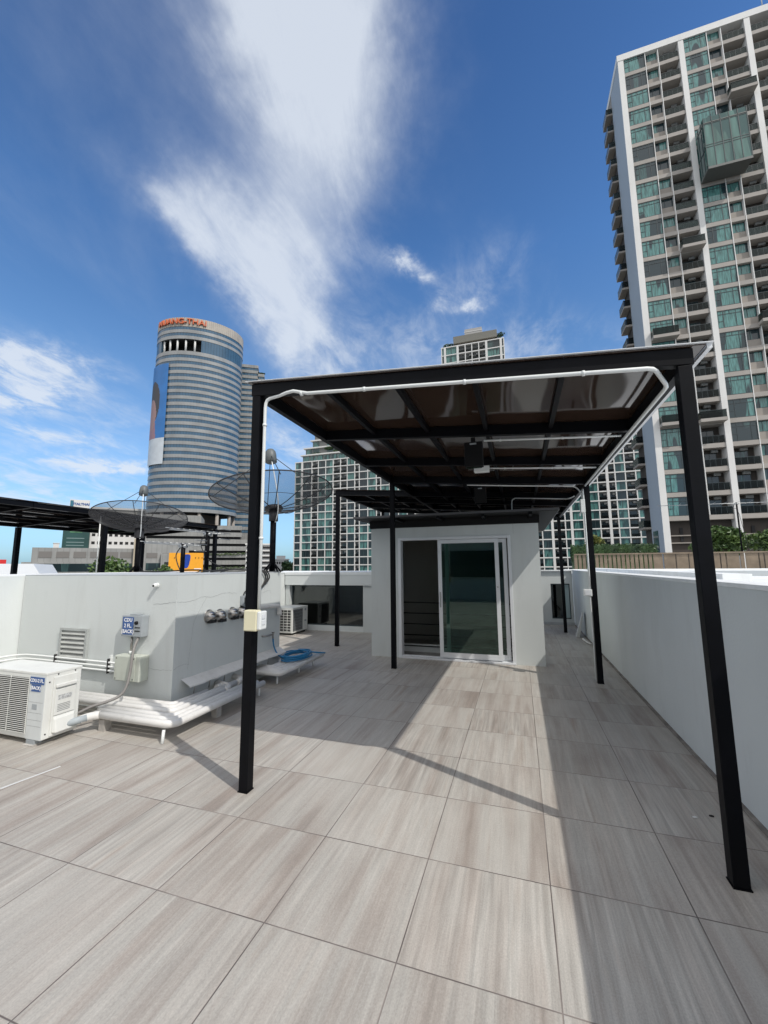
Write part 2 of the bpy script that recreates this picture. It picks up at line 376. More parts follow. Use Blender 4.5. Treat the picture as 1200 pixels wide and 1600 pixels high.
    gm = nn('ShaderNodeMapRange'); gm.inputs[1].default_value = .0028; gm.inputs[2].default_value = .0060; gm.inputs[3].default_value = 1; gm.inputs[4].default_value = 0; ln(ed, gm.inputs[0])
    m2 = nn('ShaderNodeMixRGB'); ln(gm.outputs[0], m2.inputs[0]); ln(mx.outputs[0], m2.inputs[1]); 
    ng = nn('ShaderNodeTexNoise'); ng.inputs['Scale'].default_value = 2.3; ng.inputs['Detail'].default_value = 5; ln(g.outputs['Position'], ng.inputs[0])
    gc = nn('ShaderNodeValToRGB'); gc.color_ramp.elements[0].position = .38; gc.color_ramp.elements[0].color = (.09,.075,.07,1); gc.color_ramp.elements[1].position = .62; gc.color_ramp.elements[1].color = (.24,.21,.19,1)
    ln(ng.outputs[0], gc.inputs[0]); ln(gc.outputs[0], m2.inputs[2])
    ln(m2.outputs[0], b.inputs['Base Color'])
    rg = nn('ShaderNodeMapRange'); rg.inputs[3].default_value = .38; rg.inputs[4].default_value = .6; ln(s2, rg.inputs[0]); ln(rg.outputs[0], b.inputs['Roughness'])
    b.inputs['Specular IOR Level'].default_value = .38
    bp = nn('ShaderNodeBump'); bp.inputs['Strength'].default_value = .35; bp.inputs['Distance'].default_value = .0015
    ln(mt('SUBTRACT', mt('ADD', grain, mt('MULTIPLY', s2, .6)), mt('MULTIPLY', gm.outputs[0], 2.5)), bp.inputs['Height']); ln(bp.outputs[0], b.inputs['Normal'])
    return m
m_floor = floor_material()

# glossy brown roofing sheet with slow waves that bend its reflections
def roofing_material():
    m = bpy.data.materials.new('smoked_brown_roof_sheet'); m.use_nodes = True; t = m.node_tree; b = t.nodes['Principled BSDF']
    b.inputs['Base Color'].default_value = (.040,.024,.017,1); b.inputs['Roughness'].default_value = .07; b.inputs['Specular IOR Level'].default_value = .75
    c = t.nodes.new('ShaderNodeTexCoord'); mp = t.nodes.new('ShaderNodeMapping'); mp.inputs[3].default_value = (1.3,.5,1)
    n = t.nodes.new('ShaderNodeTexNoise'); n.inputs['Scale'].default_value = 1.5; n.inputs['Detail'].default_value = 1
    bp = t.nodes.new('ShaderNodeBump'); bp.inputs['Strength'].default_value = .5; bp.inputs['Distance'].default_value = .06
    t.links.new(c.outputs['Object'], mp.inputs[0]); t.links.new(mp.outputs[0], n.inputs[0]); t.links.new(n.outputs[0], bp.inputs['Height']); t.links.new(bp.outputs[0], b.inputs['Normal'])
    return m
m_sheet = roofing_material()

# window pane with curtains behind glass
def pane_material(name, glass, curtain, amount, scale=7, rough=.06):
    m = bpy.data.materials.new(name); m.use_nodes = True; t = m.node_tree; b = t.nodes['Principled BSDF']; nn = t.nodes.new; ln = t.links.new
    b.inputs['Roughness'].default_value = rough; b.inputs['Specular IOR Level'].default_value = .6
    c = nn('ShaderNodeTexCoord'); oi = nn('ShaderNodeObjectInfo')
    ad = nn('ShaderNodeVectorMath'); ad.operation = 'ADD'; ln(c.outputs['Object'], ad.inputs[0])
    cb = nn('ShaderNodeCombineXYZ'); mu = nn('ShaderNodeMath'); mu.operation = 'MULTIPLY'; mu.inputs[1].default_value = 83; ln(oi.outputs['Random'], mu.inputs[0]); ln(mu.outputs[0], cb.inputs[1]); ln(cb.outputs[0], ad.inputs[1])
    mp = nn('ShaderNodeMapping'); mp.inputs[3].default_value = (scale,scale,.12*scale); ln(ad.outputs[0], mp.inputs[0])
    n = nn('ShaderNodeTexNoise'); n.inputs['Scale'].default_value = 1; n.inputs['Detail'].default_value = 2; ln(mp.outputs[0], n.inputs[0])
    mp2 = nn('ShaderNodeMapping'); mp2.inputs[3].default_value = (.55,.55,.1); ln(ad.outputs[0], mp2.inputs[0])
    n2 = nn('ShaderNodeTexNoise'); n2.inputs['Scale'].default_value = 1; n2.inputs['Detail'].default_value = 1; ln(mp2.outputs[0], n2.inputs[0])
    mr = nn('ShaderNodeMapRange'); mr.inputs[1].default_value = .3; mr.inputs[2].default_value = .7; mr.inputs[3].default_value = .45; mr.inputs[4].default_value = 1.15; ln(n.outputs[0], mr.inputs[0])
    cu = nn('ShaderNodeMixRGB'); cu.blend_type = 'MULTIPLY'; cu.inputs[0].default_value = 1; cu.inputs[1].default_value = (*curtain, 1); ln(mr.outputs[0], cu.inputs[2])
    th = nn('ShaderNodeMapRange'); th.inputs[1].default_value = 1-amount; th.inputs[2].default_value = 1-amount+.02; ln(n2.outputs[0], th.inputs[0])
    mx = nn('ShaderNodeMixRGB'); ln(th.outputs[0], mx.inputs[0]); mx.inputs[1].default_value = (*glass, 1); ln(cu.outputs[0], mx.inputs[2])
    ln(mx.outputs[0], b.inputs['Base Color']); return m
m_pane_c = pane_material('teal_glass_curtains', (.015,.035,.042), (.10,.25,.235), .60)
m_pane_d = pane_material('teal_glass_dark', (.018,.035,.042), (.05,.11,.11), .42)
m_pane_g = pane_material('green_glass_far', (.02,.055,.055), (.085,.21,.19), .55, 3, .15)
m_pane_gd = pane_material('dark_glass_far', (.012,.022,.025), (.035,.07,.07), .4, 3, .15)
m_tw_white = mat('white_tower_render', (.72,.71,.69), .8, var=.05, vscale=.2, stain=.12, sscale=(.5,.5,.06))
m_tw_grey = mat('grey_tower_render', (.36,.41,.46), .8, var=.04, vscale=.1, stain=.1, sscale=(.4,.4,.05))
m_tw_beige = mat('beige_balcony_render', (.30,.27,.24), .85, var=.1, vscale=.3)
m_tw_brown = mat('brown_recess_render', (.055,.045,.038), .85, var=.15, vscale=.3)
m_tw_slab = mat('pale_beige_slab_edge', (.37,.34,.31), .85, var=.08, vscale=.3, stain=.15, sscale=(.5,.5,.2))
m_frame = mat('dark_window_frame', (.035,.05,.055), .5)
m_rail_glass = glass_mat('balcony_rail_glass', (.22,.25,.25), .25, -.03)
m_ac_far = mat('far_condenser', (.22,.22,.21), .6)
m_wood = mat('weathered_timber', (.20,.155,.11), .75, var=.22, vscale=2.5, stain=.3, sscale=(6,6,.6), dirt=(.10,.07,.05))

# ------------------------------------------------------------------ setting: ground, floor
mg = mat('street_ground', (.16,.16,.15), .9, var=.3, vscale=.01)
tag(MB().box(-3000,3000,-3000,3000,-15,-14).obj('ground', mg), kind='structure')
fl = MB().box(-9.0,1.90,-7,5.5,-.3,0).box(-5.3,1.90,5.5,10.1,-.3,0)
fl = MB().box(-5.3,1.9,-7,10.1,-.3,0).box(-12,-5.3,-7,10.1,-.3,-.003)
tag(fl.obj('floor', m_floor), kind='structure')
m_bldg = mat('low_building_render', (.45,.46,.46), .85, var=.06, vscale=.3)
bb = thing('apartment_block', 'the low grey apartment block under the tiled roof terrace', 'building')
MB().box(-12,1.9,-7,10.1,-14,-.302).obj('wall', m_bldg, bb)

# right parapet
t = thing('parapet_wall', 'long grey plastered parapet wall along the right side of the terrace', 'wall')
MB().box(1.82,2.02,-6.8,9.95,0.0,1.385).obj('wall', m_parapet, t)
MB().hexa([(1.812,-6.8,1.385),(2.03,-6.8,1.385),(2.03,9.95,1.385),(1.812,9.95,1.385),(1.812,-6.8,1.43),(2.03,-6.8,1.43),(2.03,9.95,1.40),(1.812,9.95,1.40)]).obj('coping', m_whitetop, t, .004)
MB().box(1.79,1.82,-6.8,9.95,0.001,.012).obj('skirting', mat('dirty_sealant', (.22,.20,.18), .9, var=.4, vscale=9), t)
# neighbour roof beyond the parapet
t = thing('neighbour_roof', 'white coated flat roof with low upstands beyond the right parapet', 'building')
MB().box(2.06,14,-6.8,15.5,-14,1.26).obj('roof_slab', m_whitetop, t)
MB().box(2.10,14,15.0,15.4,1.262,1.36).obj('upstand', m_whitetop, t)
MB().box(2.9,3.2,4.4,15.0,1.262,1.41).obj('upstand', m_whitetop, t)
MB().box(3.2,14,9.2,9.5,1.262,1.375).obj('upstand', m_roofslab, t)

# timber fence on the neighbour roof
t = thing('timber_fence', 'brown vertical board fence behind the white neighbouring roof', 'fence')
random.seed(3)
x = 2.6; k = 0
planks = []
while x < 14.5 and k < 98:
    w = .105 if x < 5.3 else random.choice((.11,.3,.18,.13,.36))
    planks.append((x, w)); x += w+(.045 if x < 5.3 else .04); k += 1
for x, w in planks: MB().box(x, x+w, 16.0, 16.03, 1.0, 1.90).obj('plank', m_wood, t)
MB().box(2.6, 14.5, 15.96, 16.07, 1.902, 1.95).obj('rail', m_wood, t)
MB().box(2.6, 14.5, 16.035, 16.08, 1.15, 1.25).obj('rail', m_wood, t)
for fx in (2.6, 5.4, 8.2, 11): MB().box(fx, fx+.1, 16.085, 16.18, 1.0, 1.9).obj('post', m_wood, t)
MB().box(2, 15, 15.5, 30, -14, 1.0).obj('wall', m_whitetop, thing('garden_deck', 'pale raised garden deck under the brown board fence', 'terrace'))

# foliage
def leaf_mat(name, c1, c2):
    m = bpy.data.materials.new(name); m.use_nodes = True; t = m.node_tree; b = t.nodes['Principled BSDF']
    c = t.nodes.new('ShaderNodeTexCoord'); n = t.nodes.new('ShaderNodeTexNoise'); n.inputs['Scale'].default_value = 2.2; n.inputs['Detail'].default_value = 4
    t.links.new(c.outputs['Object'], n.inputs[0]); cr = t.nodes.new('ShaderNodeValToRGB'); cr.color_ramp.elements[0].position = .35; cr.color_ramp.elements[1].position = .65
    cr.color_ramp.elements[0].color = (*c1,1); cr.color_ramp.elements[1].color = (*c2,1)
    t.links.new(n.outputs[0], cr.inputs[0]); t.links.new(cr.outputs[0], b.inputs['Base Color']); b.inputs['Roughness'].default_value = .5; return m
m_leaf = leaf_mat('green_leaves', (.035,.075,.02), (.10,.16,.035)); m_leafd = leaf_mat('dark_leaves', (.018,.045,.014), (.05,.10,.025)); m_leafy = leaf_mat('yellow_green_leaves', (.07,.10,.02), (.22,.22,.05))
m_bark = mat('bark', (.16,.13,.10), .9, var=.3, vscale=8)
def leaves(mb, fn, n, s):
    for _ in range(n):
        p = Vector(fn()); a = Vector((random.gauss(0,1), random.gauss(0,1), random.gauss(0,.6))).normalized()
        b2 = a.cross(Vector((random.gauss(0,1), random.gauss(0,1), random.gauss(0,1)))).normalized(); q = s*random.uniform(.5,1.3)
        v = [mb.bm.verts.new(p+a*q), mb.bm.verts.new(p+b2*q*.45), mb.bm.verts.new(p-a*q), mb.bm.verts.new(p-b2*q*.45)]
        mb._f(v)
def ball(c, r):
    def f():
        while True:
            v = Vector((random.uniform(-1,1), random.uniform(-1,1), random.uniform(-1,1)))
            if .3 < v.length < 1: break
        return (c[0]+v.x*r[0], c[1]+v.y*r[1], c[2]+v.z*r[2])
    return f
def tree(name, label, cat, base, top, crown, n, s, ml, group=None, trunkr=.08, lumps=7):
    t = thing(name, label, cat, base, 0, group)
    H = top-base[2]; cr, ch = crown; cz = H-ch
    mb = MB(); ends = []
    for i in range(lumps):
        a = random.uniform(0, 6.28); d = random.uniform(.1,.75)*cr
        ends.append((math.cos(a)*d, math.sin(a)*d, cz+random.uniform(-.55,.6)*ch))
    tr = MB().tube([(0,0,0),(cr*.05,0,cz*.5),(0,0,cz)], [trunkr*1.3, trunkr, trunkr*.7], 8)
    for e in ends: tr.tube([(0,0,cz*.75),(e[0]*.5,e[1]*.5,cz*.5+e[2]*.5),e], [trunkr*.5,trunkr*.3,trunkr*.12], 5)
    tr.obj('trunk', m_bark, t)
    for e in ends:
        q = random.uniform(.35,.6); leaves(mb, ball(e, (cr*q, cr*q, ch*q)), n//lumps, s)
    mb.obj('crown', ml, t); return t
random.seed(11)
mb = MB()
def hedgefn():
    return (random.uniform(2.7,5.95), random.uniform(17.6,18.3), random.uniform(1.6,2.36)+.04*math.sin(random.uniform(0,6)))
leaves(mb, hedgefn, 9000, .05)
h = thing('clipped_hedge', 'clipped dark green hedge behind the board fence', 'hedge', (0,0,0))
mb.obj('foliage', m_leafd, h)
MB().box(2.75,5.9,17.66,18.24,1.0,2.30).obj('stems', m_leafd, h)
tree('shrub', 'loose yellow green shrub rising over the clipped hedge', 'shrub', (3.85,19.4,1.0), 3.0, (.55,.45), 1300, .09, m_leafy, 'shrubs behind the board fence', .03)
tree('shrub', 'dark low shrub between the hedge and the condominium wall', 'shrub', (5.6,20.0,1.0), 2.52, (.9,.3), 2000, .08, m_leafd, 'shrubs behind the board fence', .03)
tree('small_tree', 'leafy green tree with pale trunk behind the board fence at far right', 'tree', (8.3,18.0,1.0), 3.05, (1.0,.62), 4200, .09, m_leaf, None, .09)
tree('shrub', 'olive green bush right of the pale trunked tree', 'shrub', (10.0,18.2,1.0), 3.0, (1.3,.75), 4200, .10, m_leaf, 'shrubs behind the board fence', .05)

# ------------------------------------------------------------------ main pergola
def zr(x): return 2.955-0.0775*(x+1.344)
pg = thing('steel_pergola', 'large black steel pergola with smoked brown roof sheets over the terrace', 'pergola')
pw = .07
for i, (x, y) in enumerate(((-1.35,.875),(1.465,.875),(-1.35,4.44),(1.465,4.44),(-2.92,5.79),(1.465,8.70),(-2.92,8.70))):
    MB().box(x-pw/2, x+pw/2, y-pw/2, y+pw/2, .006, zr(x)-.10).obj('post', m_black, pg, .003)
    MB().box(x-pw/2-.004, x+pw/2+.004, y-pw/2-.004, y+pw/2+.004, 0.0, .006).obj('base_plate', m_black, pg)
BH = .095
def xbeam(x0, x1, y, h=BH, w=.055, off=0):
    z0, z1 = zr(x0)-off, zr(x1)-off
    return MB().hexa([(x0,y-w/2,z0-h),(x1,y-w/2,z1-h),(x1,y+w/2,z1-h),(x0,y+w/2,z0-h),(x0,y-w/2,z0),(x1,y-w/2,z1),(x1,y+w/2,z1),(x0,y+w/2,z0)])
CY = [.868, 2.06, 3.25, 4.44, 5.60, 6.70, 7.75, 8.72]
for y in CY[:4]: xbeam(-1.395, 1.51, y).obj('beam', m_black, pg, .002)
for y in CY[4:]: xbeam(-2.965, 1.51, y if y > 5.6 else 5.79).obj('beam', m_black, pg, .002)
def ybeam(x, y0, y1, h=.095, w=.055, off=0.0):
    z = zr(x)-off; return MB().box(x-w/2, x+w/2, y0, y1, z-h, z)
ybeam(-1.365, .898, 8.69, .093, .05, .004).obj('beam', m_black, pg); ybeam(1.483, .898, 8.69, .093, .05, .004).obj('beam', m_black, pg); ybeam(-2.94, 5.82, 8.69, .093, .05, .004).obj('beam', m_black, pg)
for x in (-.80,-.25,.30,.85): ybeam(x, .90, 8.69, .05, .035, .006).obj('purlin', m_black, pg)
for x in (-1.90,-2.42): ybeam(x, 5.82, 8.69, .05, .035, .006).obj('purlin', m_black, pg)
xs = [-1.42,-.80,-.25,.30,.85,1.57]
def sheet(x0, x1, y0, y1):
    g = .004; z0, z1 = zr(x0)+g, zr(x1)+g
    o = MB().hexa([(x0,y0,z0),(x1,y0,z1),(x1,y1,z1),(x0,y1,z0),(x0,y0,z0+.008),(x1,y0,z1+.008),(x1,y1,z1+.008),(x0,y1,z0+.008)]).obj('roof_sheet', m_sheet, pg)
for a, b in zip(xs, xs[1:]): sheet(a+.0004, b-.0004, .83, 8.78)
for a, b in ((-3.0,-2.42),(-2.42,-1.90),(-1.90,-1.424)): sheet(a+.002, b-.002, 5.74, 8.78)
# bright aluminium edge flashing round the sheets
MB().hexa([(-1.44,.815,zr(-1.44)+.014),(1.60,.815,zr(1.6)+.014),(1.60,.835,zr(1.6)+.014),(-1.44,.835,zr(-1.44)+.014),(-1.44,.815,zr(-1.44)+.018),(1.60,.815,zr(1.6)+.018),(1.60,.835,zr(1.6)+.018),(-1.44,.835,zr(-1.44)+.018)]).obj('edge_trim', m_alu, pg)
MB().box(1.575,1.60,.836,8.78,zr(1.6)-.01,zr(1.6)+.016).obj('edge_trim', m_alu, pg)

# conduits on the pergola (they are fixed wiring: things of their own)
def conduit(label, pts, r, clips=(), group='white conduits on the pergola'):
    t = thing('conduit', label, 'conduit', (0,0,0), 0, group)
    MB().tube(pts, r, 10).obj('pipe', m_pvc, t)
    for c in clips:
        p, d = Vector(c[0]), Vector(c[1]); MB().tube([p-d*.008, p+d*.008], r*1.35, 10).obj('clip', m_pvc, t)
    return t
fy = .83
pts = [(-1.278,.86,1.2),(-1.278,.86,2.0),(-1.278,.86,2.76),(-1.274,.86,2.795),(-1.262,.86,2.818),(-1.240,.86,2.830),(-1.20,.86,2.835),(-1.15,.855,2.838),(-1.08,.84,2.845),(-1.02,.835,2.848)]
pts += [(x,.836,zr(x)-.107) for x in (-.9,-.5,0,.5,1.0,1.28)] + [(1.31,.845,2.642),(1.33,.86,2.635),(1.415,1.0,2.605),(1.43,1.04,2.60),(1.432,1.10,2.60),(1.432,4.30,2.60)]
conduit('thick white conduit up the front left post, along the front beam and right side', pts, .0125,
        [((-1.278,.86,z),(0,0,1)) for z in (1.75,2.62)]+[((x,.836,zr(x)-.107),(1,0,0)) for x in (-.95,-.45,.25,.95)])
conduit('white conduit across the second roof beam to the first black lamp', [(.27,2.10,2.70),(1.41,2.10,2.625)], .009, [((x,2.10,2.70-(x-.27)*.066),(1,0,0)) for x in (.42,.95)])
conduit('white conduit across the third roof beam ending in a junction box', [(.24,3.30,2.71),(1.41,3.30,2.625)], .009, [((x,3.30,2.71-(x-.24)*.073),(1,0,0)) for x in (.42,.95)])
conduit('white conduit across the beam above the second pair of posts', smooth_path([(-.17,4.49,2.755),(.6,4.49,2.69),(1.2,4.49,2.645),(1.33,4.49,2.62),(1.40,4.49,2.53),(1.405,4.47,2.40)], 4), .009)
conduit('white conduit bending down over the stair house roof', smooth_path([(.46,5.52,2.34),(.46,5.52,2.60),(.50,5.52,2.66),(.60,5.52,2.665),(1.22,5.52,2.62),(1.34,5.40,2.60),(1.40,5.2,2.60)], 5), .009)
for i, dx in enumerate((0,.035)):
    conduit(('front thin white conduit running down the second right post','rear thin white conduit running down the second right post')[i],
        smooth_path([(1.41,4.36+dx*1.6,2.56),(1.412,4.36+dx*1.6,2.3),(1.412,4.36+dx*1.6,1.20 if i == 0 else .02)], 3), .008, group='conduits down the second right post')
t = thing('junction_box', 'small white junction box at the end of a roof beam conduit', 'junction box', (.15,3.30,2.70))
MB().box(-.09,.09,-.05,.05,-.03,.03).obj('body', m_pvc, t, .004); MB().box(-.093,.093,-.053,.053,.0305,.036).obj('lid', m_pvc, t)
t = thing('junction_box', 'white box near the top of the second right post', 'junction box', (1.395,4.38,2.33))
MB().box(-.03,.025,-.05,.05,-.09,.09).obj('body', m_pvc, t, .004); MB().lathe([(.001,-.04),(.012,-.03),(.014,0),(.001,.004)], (-.045,-.02,-.10), 10).obj('lamp', m_pvc, t)
t = thing('switch_box', 'white switch box halfway up the second right post', 'switch box', (1.385,4.40,1.165))
MB().box(-.055,.045,-.055,.045,-.045,.045).obj('body', m_pvc, t, .005); MB().box(-.04,.03,-.058,-.0555,-.03,.03).obj('switch', m_alu, t)
t = thing('switch_box', 'cream weatherproof switch box on the front left post', 'switch box', (-1.30,.80,1.165))
MB().box(-.045,.062,-.025,.035,-.075,.070).obj('body', m_cream, t, .008)
MB().box(.062,.092,-.022,.06,-.065,.062).obj('cover', m_pvc, t, .008)
for z in (-.03,.01): MB().box(.0925,.097,-.005,.035,z,z+.03).obj('switch', m_alu, t, .001)
for i, (x, y, lab) in enumerate(((.17,2.12,'black flood lamp under the second roof beam'),(.02,4.52,'black flood lamp under the beam above the second post pair'))):
    t = thing('flood_lamp', lab, 'lamp', (x,y,zr(x)-.105), 0, 'black flood lamps under the roof')
    MB().box(-.02,.02,-.02,.02,-.03,.01).obj('bracket', m_blackflat, t)
    MB().box(-.085,.085,-.02,.06,-.27,-.031).obj('housing', m_blackflat, t, .006)
    MB().box(-.07,.07,0,.05,-.2755,-.2705).obj('lens', m_glass_dark, t)
    MB().box(-.03,.03,-.0235,-.0205,-.06,-.045).obj('rating_label', m_greybox, t)

# ------------------------------------------------------------------ stair house
sh = thing('stair_house', 'small grey stair house with white sliding door under the pergola', 'stair house')
X0, X1, Y0, Y1, ZT = -1.975, .845, 5.17, 8.35, 2.20
DX0, DX1, DZ = -1.475, .415, 2.02
w = .12
MB().box(X0,DX0,Y0,Y0+w,0,ZT).box(DX1,X1,Y0,Y0+w,0,ZT).box(DX0,DX1,Y0,Y0+w,DZ,ZT).box(X0,X0+w,Y0+w,Y1,0,ZT).box(X1-w,X1,Y0+w,Y1,0,ZT).box(X0+w,X1-w,Y1-w,Y1,0,ZT).obj('wall', m_plaster, sh)
MB().box(DX1+.045,DX1+.048,Y0-.001,Y0,DZ+.02,ZT).obj('joint', m_crack, sh)
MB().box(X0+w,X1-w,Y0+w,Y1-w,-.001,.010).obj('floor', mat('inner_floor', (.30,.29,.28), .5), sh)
rf = MB().box(X0-.14,X1+.27,Y0-.48,Y1+.25,2.33,2.362).obj('roof', m_blackflat, sh)
MB().box(X0-.02,X1+.02,Y0-.03,Y1,ZT,2.327).obj('fascia', m_blackflat, rf)
MB().box(X0-.15,X1+.28,Y0-.492,Y0-.481,2.335,2.37).obj('edge_trim', mat('dark_trim', (.08,.08,.085), .4), rf)
MB().box(X1+.271,X1+.283,Y0-.48,Y1+.25,2.335,2.366).obj('edge_trim', bpy.data.materials['dark_trim'], rf)
for x in (-1.4,-.7,0,.7): MB().box(x,x+.05,Y0-.46,Y0-.031,2.285,2.328).obj('bracket', m_black, rf)
# door frame
fr = MB().box(DX0,DX0+.05,Y0-.02,Y0+w+.01,.03,DZ-.045).box(DX1-.05,DX1,Y0-.02,Y0+w+.01,.03,DZ-.045).box(DX0,DX1,Y0-.02,Y0+w+.01,DZ-.045,DZ).box(DX0,DX1,Y0-.045,Y0+w+.01,.002,.03)
for y in (.02,.055): fr.box(DX0+.05,DX1-.05,Y0+y,Y0+y+.006,.03,.045)
fr.obj('door_frame', m_alu, sh, .002)
def slider(x0, x1, y, nm='sliding_door'):
    z0, z1 = .047, DZ-.05; s = .062; d = .032
    o = MB().box(x0,x0+s,y,y+d,z0,z1).box(x1-s,x1,y,y+d,z0,z1).box(x0+s,x1-s,y,y+d,z1-s,z1).box(x0+s,x1-s,y,y+d,z0,z0+s+.02).obj(nm, m_alu, sh, .002)
    MB().box(x0+s,x1-s,y+.012,y+.018,z0+s+.02,z1-s).obj('pane', m_glass_door, o)
    return o
a = slider(-.775,.22,Y0-.012)
MB().box(-.755,-.735,Y0-.022,Y0-.0125,.85,1.10).obj('handle', mat('grey_handle', (.3,.32,.33), .4), a, .003)
MB().box(.178,.195,Y0-.022,Y0-.0125,1.18,1.20).obj('lock', m_steel, a)
b = slider(-.665,.345,Y0+.035)
MB().box(-.66,-.65,Y0+.07,Y0+.09,.85,1.10).obj('handle', m_alu, b)
# inside: dark stairwell with railing
rl = MB()
for z in (.12,.31,.50,.69,.88): rl.tube([(X0+w,5.62,z),(X1-w,5.62,z)], .010, 6)
for x in (X0+.2,.4): rl.tube([(x,5.62,0),(x,5.62,.88)], .014, 6)
rl.obj('railing', m_blackflat, sh)
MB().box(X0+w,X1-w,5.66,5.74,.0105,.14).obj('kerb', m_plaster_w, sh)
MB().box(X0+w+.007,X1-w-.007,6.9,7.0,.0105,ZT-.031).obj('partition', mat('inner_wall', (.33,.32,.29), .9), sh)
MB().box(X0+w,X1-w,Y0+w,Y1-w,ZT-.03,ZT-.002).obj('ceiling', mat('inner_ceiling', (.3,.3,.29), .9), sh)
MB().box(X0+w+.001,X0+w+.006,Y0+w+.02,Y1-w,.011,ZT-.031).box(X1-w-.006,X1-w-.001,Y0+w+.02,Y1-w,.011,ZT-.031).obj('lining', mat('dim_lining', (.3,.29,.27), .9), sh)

# ------------------------------------------------------------------ plant block on the left
pb = thing('plant_block', 'grey plastered box housing on the left with four round vents', 'plant housing')
PX0, PX1, PY0, PY1, PZ = -5.41, -2.98, 1.815, 3.84, 1.462  # block and its fittings scaled about the camera, re-placed from image pixels
MB().box(PX0,PX1,PY0,PY1,0,PZ-.012).obj('wall', m_plaster, pb)
MB().box(PX0,PX1,PY0,PY1,PZ-.0115,PZ).obj('roof', m_roofslab, pb)
VF, VL = mat('grey_vent', (.37,.39,.38), .5, var=.1, vscale=9), mat('grey_louvre', (.42,.43,.41), .5, var=.1, vscale=9)
MB().box(-4.665,-4.635,PY0-.03,PY0-.001,.48,.845).box(-4.25,-4.22,PY0-.03,PY0-.001,.48,.845).box(-4.635,-4.25,PY0-.03,PY0-.001,.818,.845).box(-4.635,-4.25,PY0-.03,PY0-.001,.48,.503).obj('vent_frame', VF, pb)
sl = MB()
for k in range(6):
    z = .514+k*.0515; sl.hexa([(-4.635,PY0-.028,z),(-4.25,PY0-.028,z),(-4.25,PY0-.004,z+.032),(-4.635,PY0-.004,z+.032),(-4.635,PY0-.028,z+.009),(-4.25,PY0-.028,z+.009),(-4.25,PY0-.004,z+.041),(-4.635,PY0-.004,z+.041)])
sl.obj('vent_louvre', VL, pb)
MB().box(-4.635,-4.25,PY0-.0035,PY0-.001,.503,.818).obj('vent_back', m_dark, pb)
def crack(pts, ax, par):
    mb = MB(); random.seed(len(pts)*7+int(abs(pts[0][0])*10)); P = smooth_path([(p[0],0,p[1]) for p in pts], 7)
    P = [Vector((p.x, 0, p.z+random.uniform(-.005,.005))) for p in P]
    for a, b in zip(P, P[1:]):
        w = random.uniform(.001,.0028)
        if ax == 'Y': q = [(a.x,PY0-.0015,a.z),(b.x,PY0-.0015,b.z),(b.x,PY0-.0015,b.z+w),(a.x,PY0-.0015,a.z+w)]; e = (0,.0008,0)
        else: q = [(PX1+.0015,a.x,a.z),(PX1+.0015,b.x,b.z),(PX1+.0015,b.x,b.z+w),(PX1+.0015,a.x,a.z+w)]; e = (-.0008,0,0)
        mb.poly(q, e)
    mb.obj('crack', m_crack, par)
crack([(1.825,1.17),(2.0,1.16),(2.2,1.20),(2.35,1.185),(2.55,1.22),(2.8,1.20)], 'X', pb)
crack([(2.26,1.19),(2.16,1.05),(2.08,.92),(2.05,.70),(2.02,.43)], 'X', pb)
crack([(-2.99,1.17),(-3.12,1.155),(-3.30,1.14)], 'Y', pb)
crack([(1.825,.47),(1.92,.495),(2.04,.485)], 'X', pb); crack([(-2.99,.47),(-3.16,.46),(-3.34,.47)], 'Y', pb)
crack([(3.38,1.17),(3.56,1.19),(3.58,1.04)], 'X', pb)

# walls beyond the housing
t = thing('left_wing', 'bright grey plastered wall and roof left of the plant housing', 'wall')
MB().box(-6.9,-5.42,-6.9,5.2,-.002,1.445).obj('wall', m_plaster_w, t)
MB().box(-6.9,-5.42,-6.9,5.2,1.4455,1.457).obj('coping', m_whitetop, t)
t = thing('passage_wall', 'pale plastered wall behind the rear condenser', 'wall')
MB().box(-6.9,-5.12,5.22,9.95,-.002,1.38).obj('wall', m_plaster_w, t)
MB().box(-6.9,-5.11,5.21,9.95,1.381,1.405).obj('coping', m_whitetop, t)

# stainless vent hoods
first = None
for i, (y, z, lab) in enumerate(((2.31,.965,'nearest of the four stainless hoods on the plant housing'),(2.49,.955,'second stainless hood, close beside the nearest one'),(2.72,.957,'third stainless hood, just left of the bulkhead lamp'),(2.91,.952,'farthest stainless hood, below the bulkhead lamp'))):
    if first is None:
        t = thing('vent_hood', lab, 'vent hood', (PX1+.001,y,z), 0, 'round steel hoods on the plant housing'); first = t
        pr_ = [(.070,0),(.073,.007),(.071,.014)]+[(.069*math.cos(R(a)), .014+.076*math.sin(R(a))) for a in (15,30,45,60,75)]+[(.004,.092)]
        MB().lathe(pr_, (0,0,0), 24, 'X').obj('cowl', m_steel, t)
        MB().lathe([(.080,.0),(.080,.005),(.071,.006)], (0,0,0), 24, 'X').obj('flange', m_steel, t)
        MB().box(.02,.076,-.045,.045,-.074,-.036).obj('outlet', m_dark, t)
    else:
        t = copy_tree(first); t.location = (PX1+.001,y,z); t['label'] = lab
t = thing('bulkhead_lamp', 'grey caged bulkhead lamp above the farthest steel hood', 'lamp', (PX1,2.93,1.10))
MB().box(.001,.055,-.06,.08,-.065,.065).obj('body', m_greybox, t, .01); MB().box(.056,.08,-.04,.06,-.045,.045).obj('lens', m_glass_dark, t, .01)
MB().tube(smooth_path([(.03,-.02,.065),(.03,-.01,.10),(.02,.05,.125),(.02,.15,.125)], 5), .008, 6).obj('cable', m_cable, t)
t = thing('security_camera', 'small white dome camera high on the plant housing corner', 'camera', (-3.256,PY0,1.347))
MB().lathe([(.027,0),(.027,.011),(.023,.013)], (0,0,0), 16, 'Y').obj('mount', m_pvc, t)
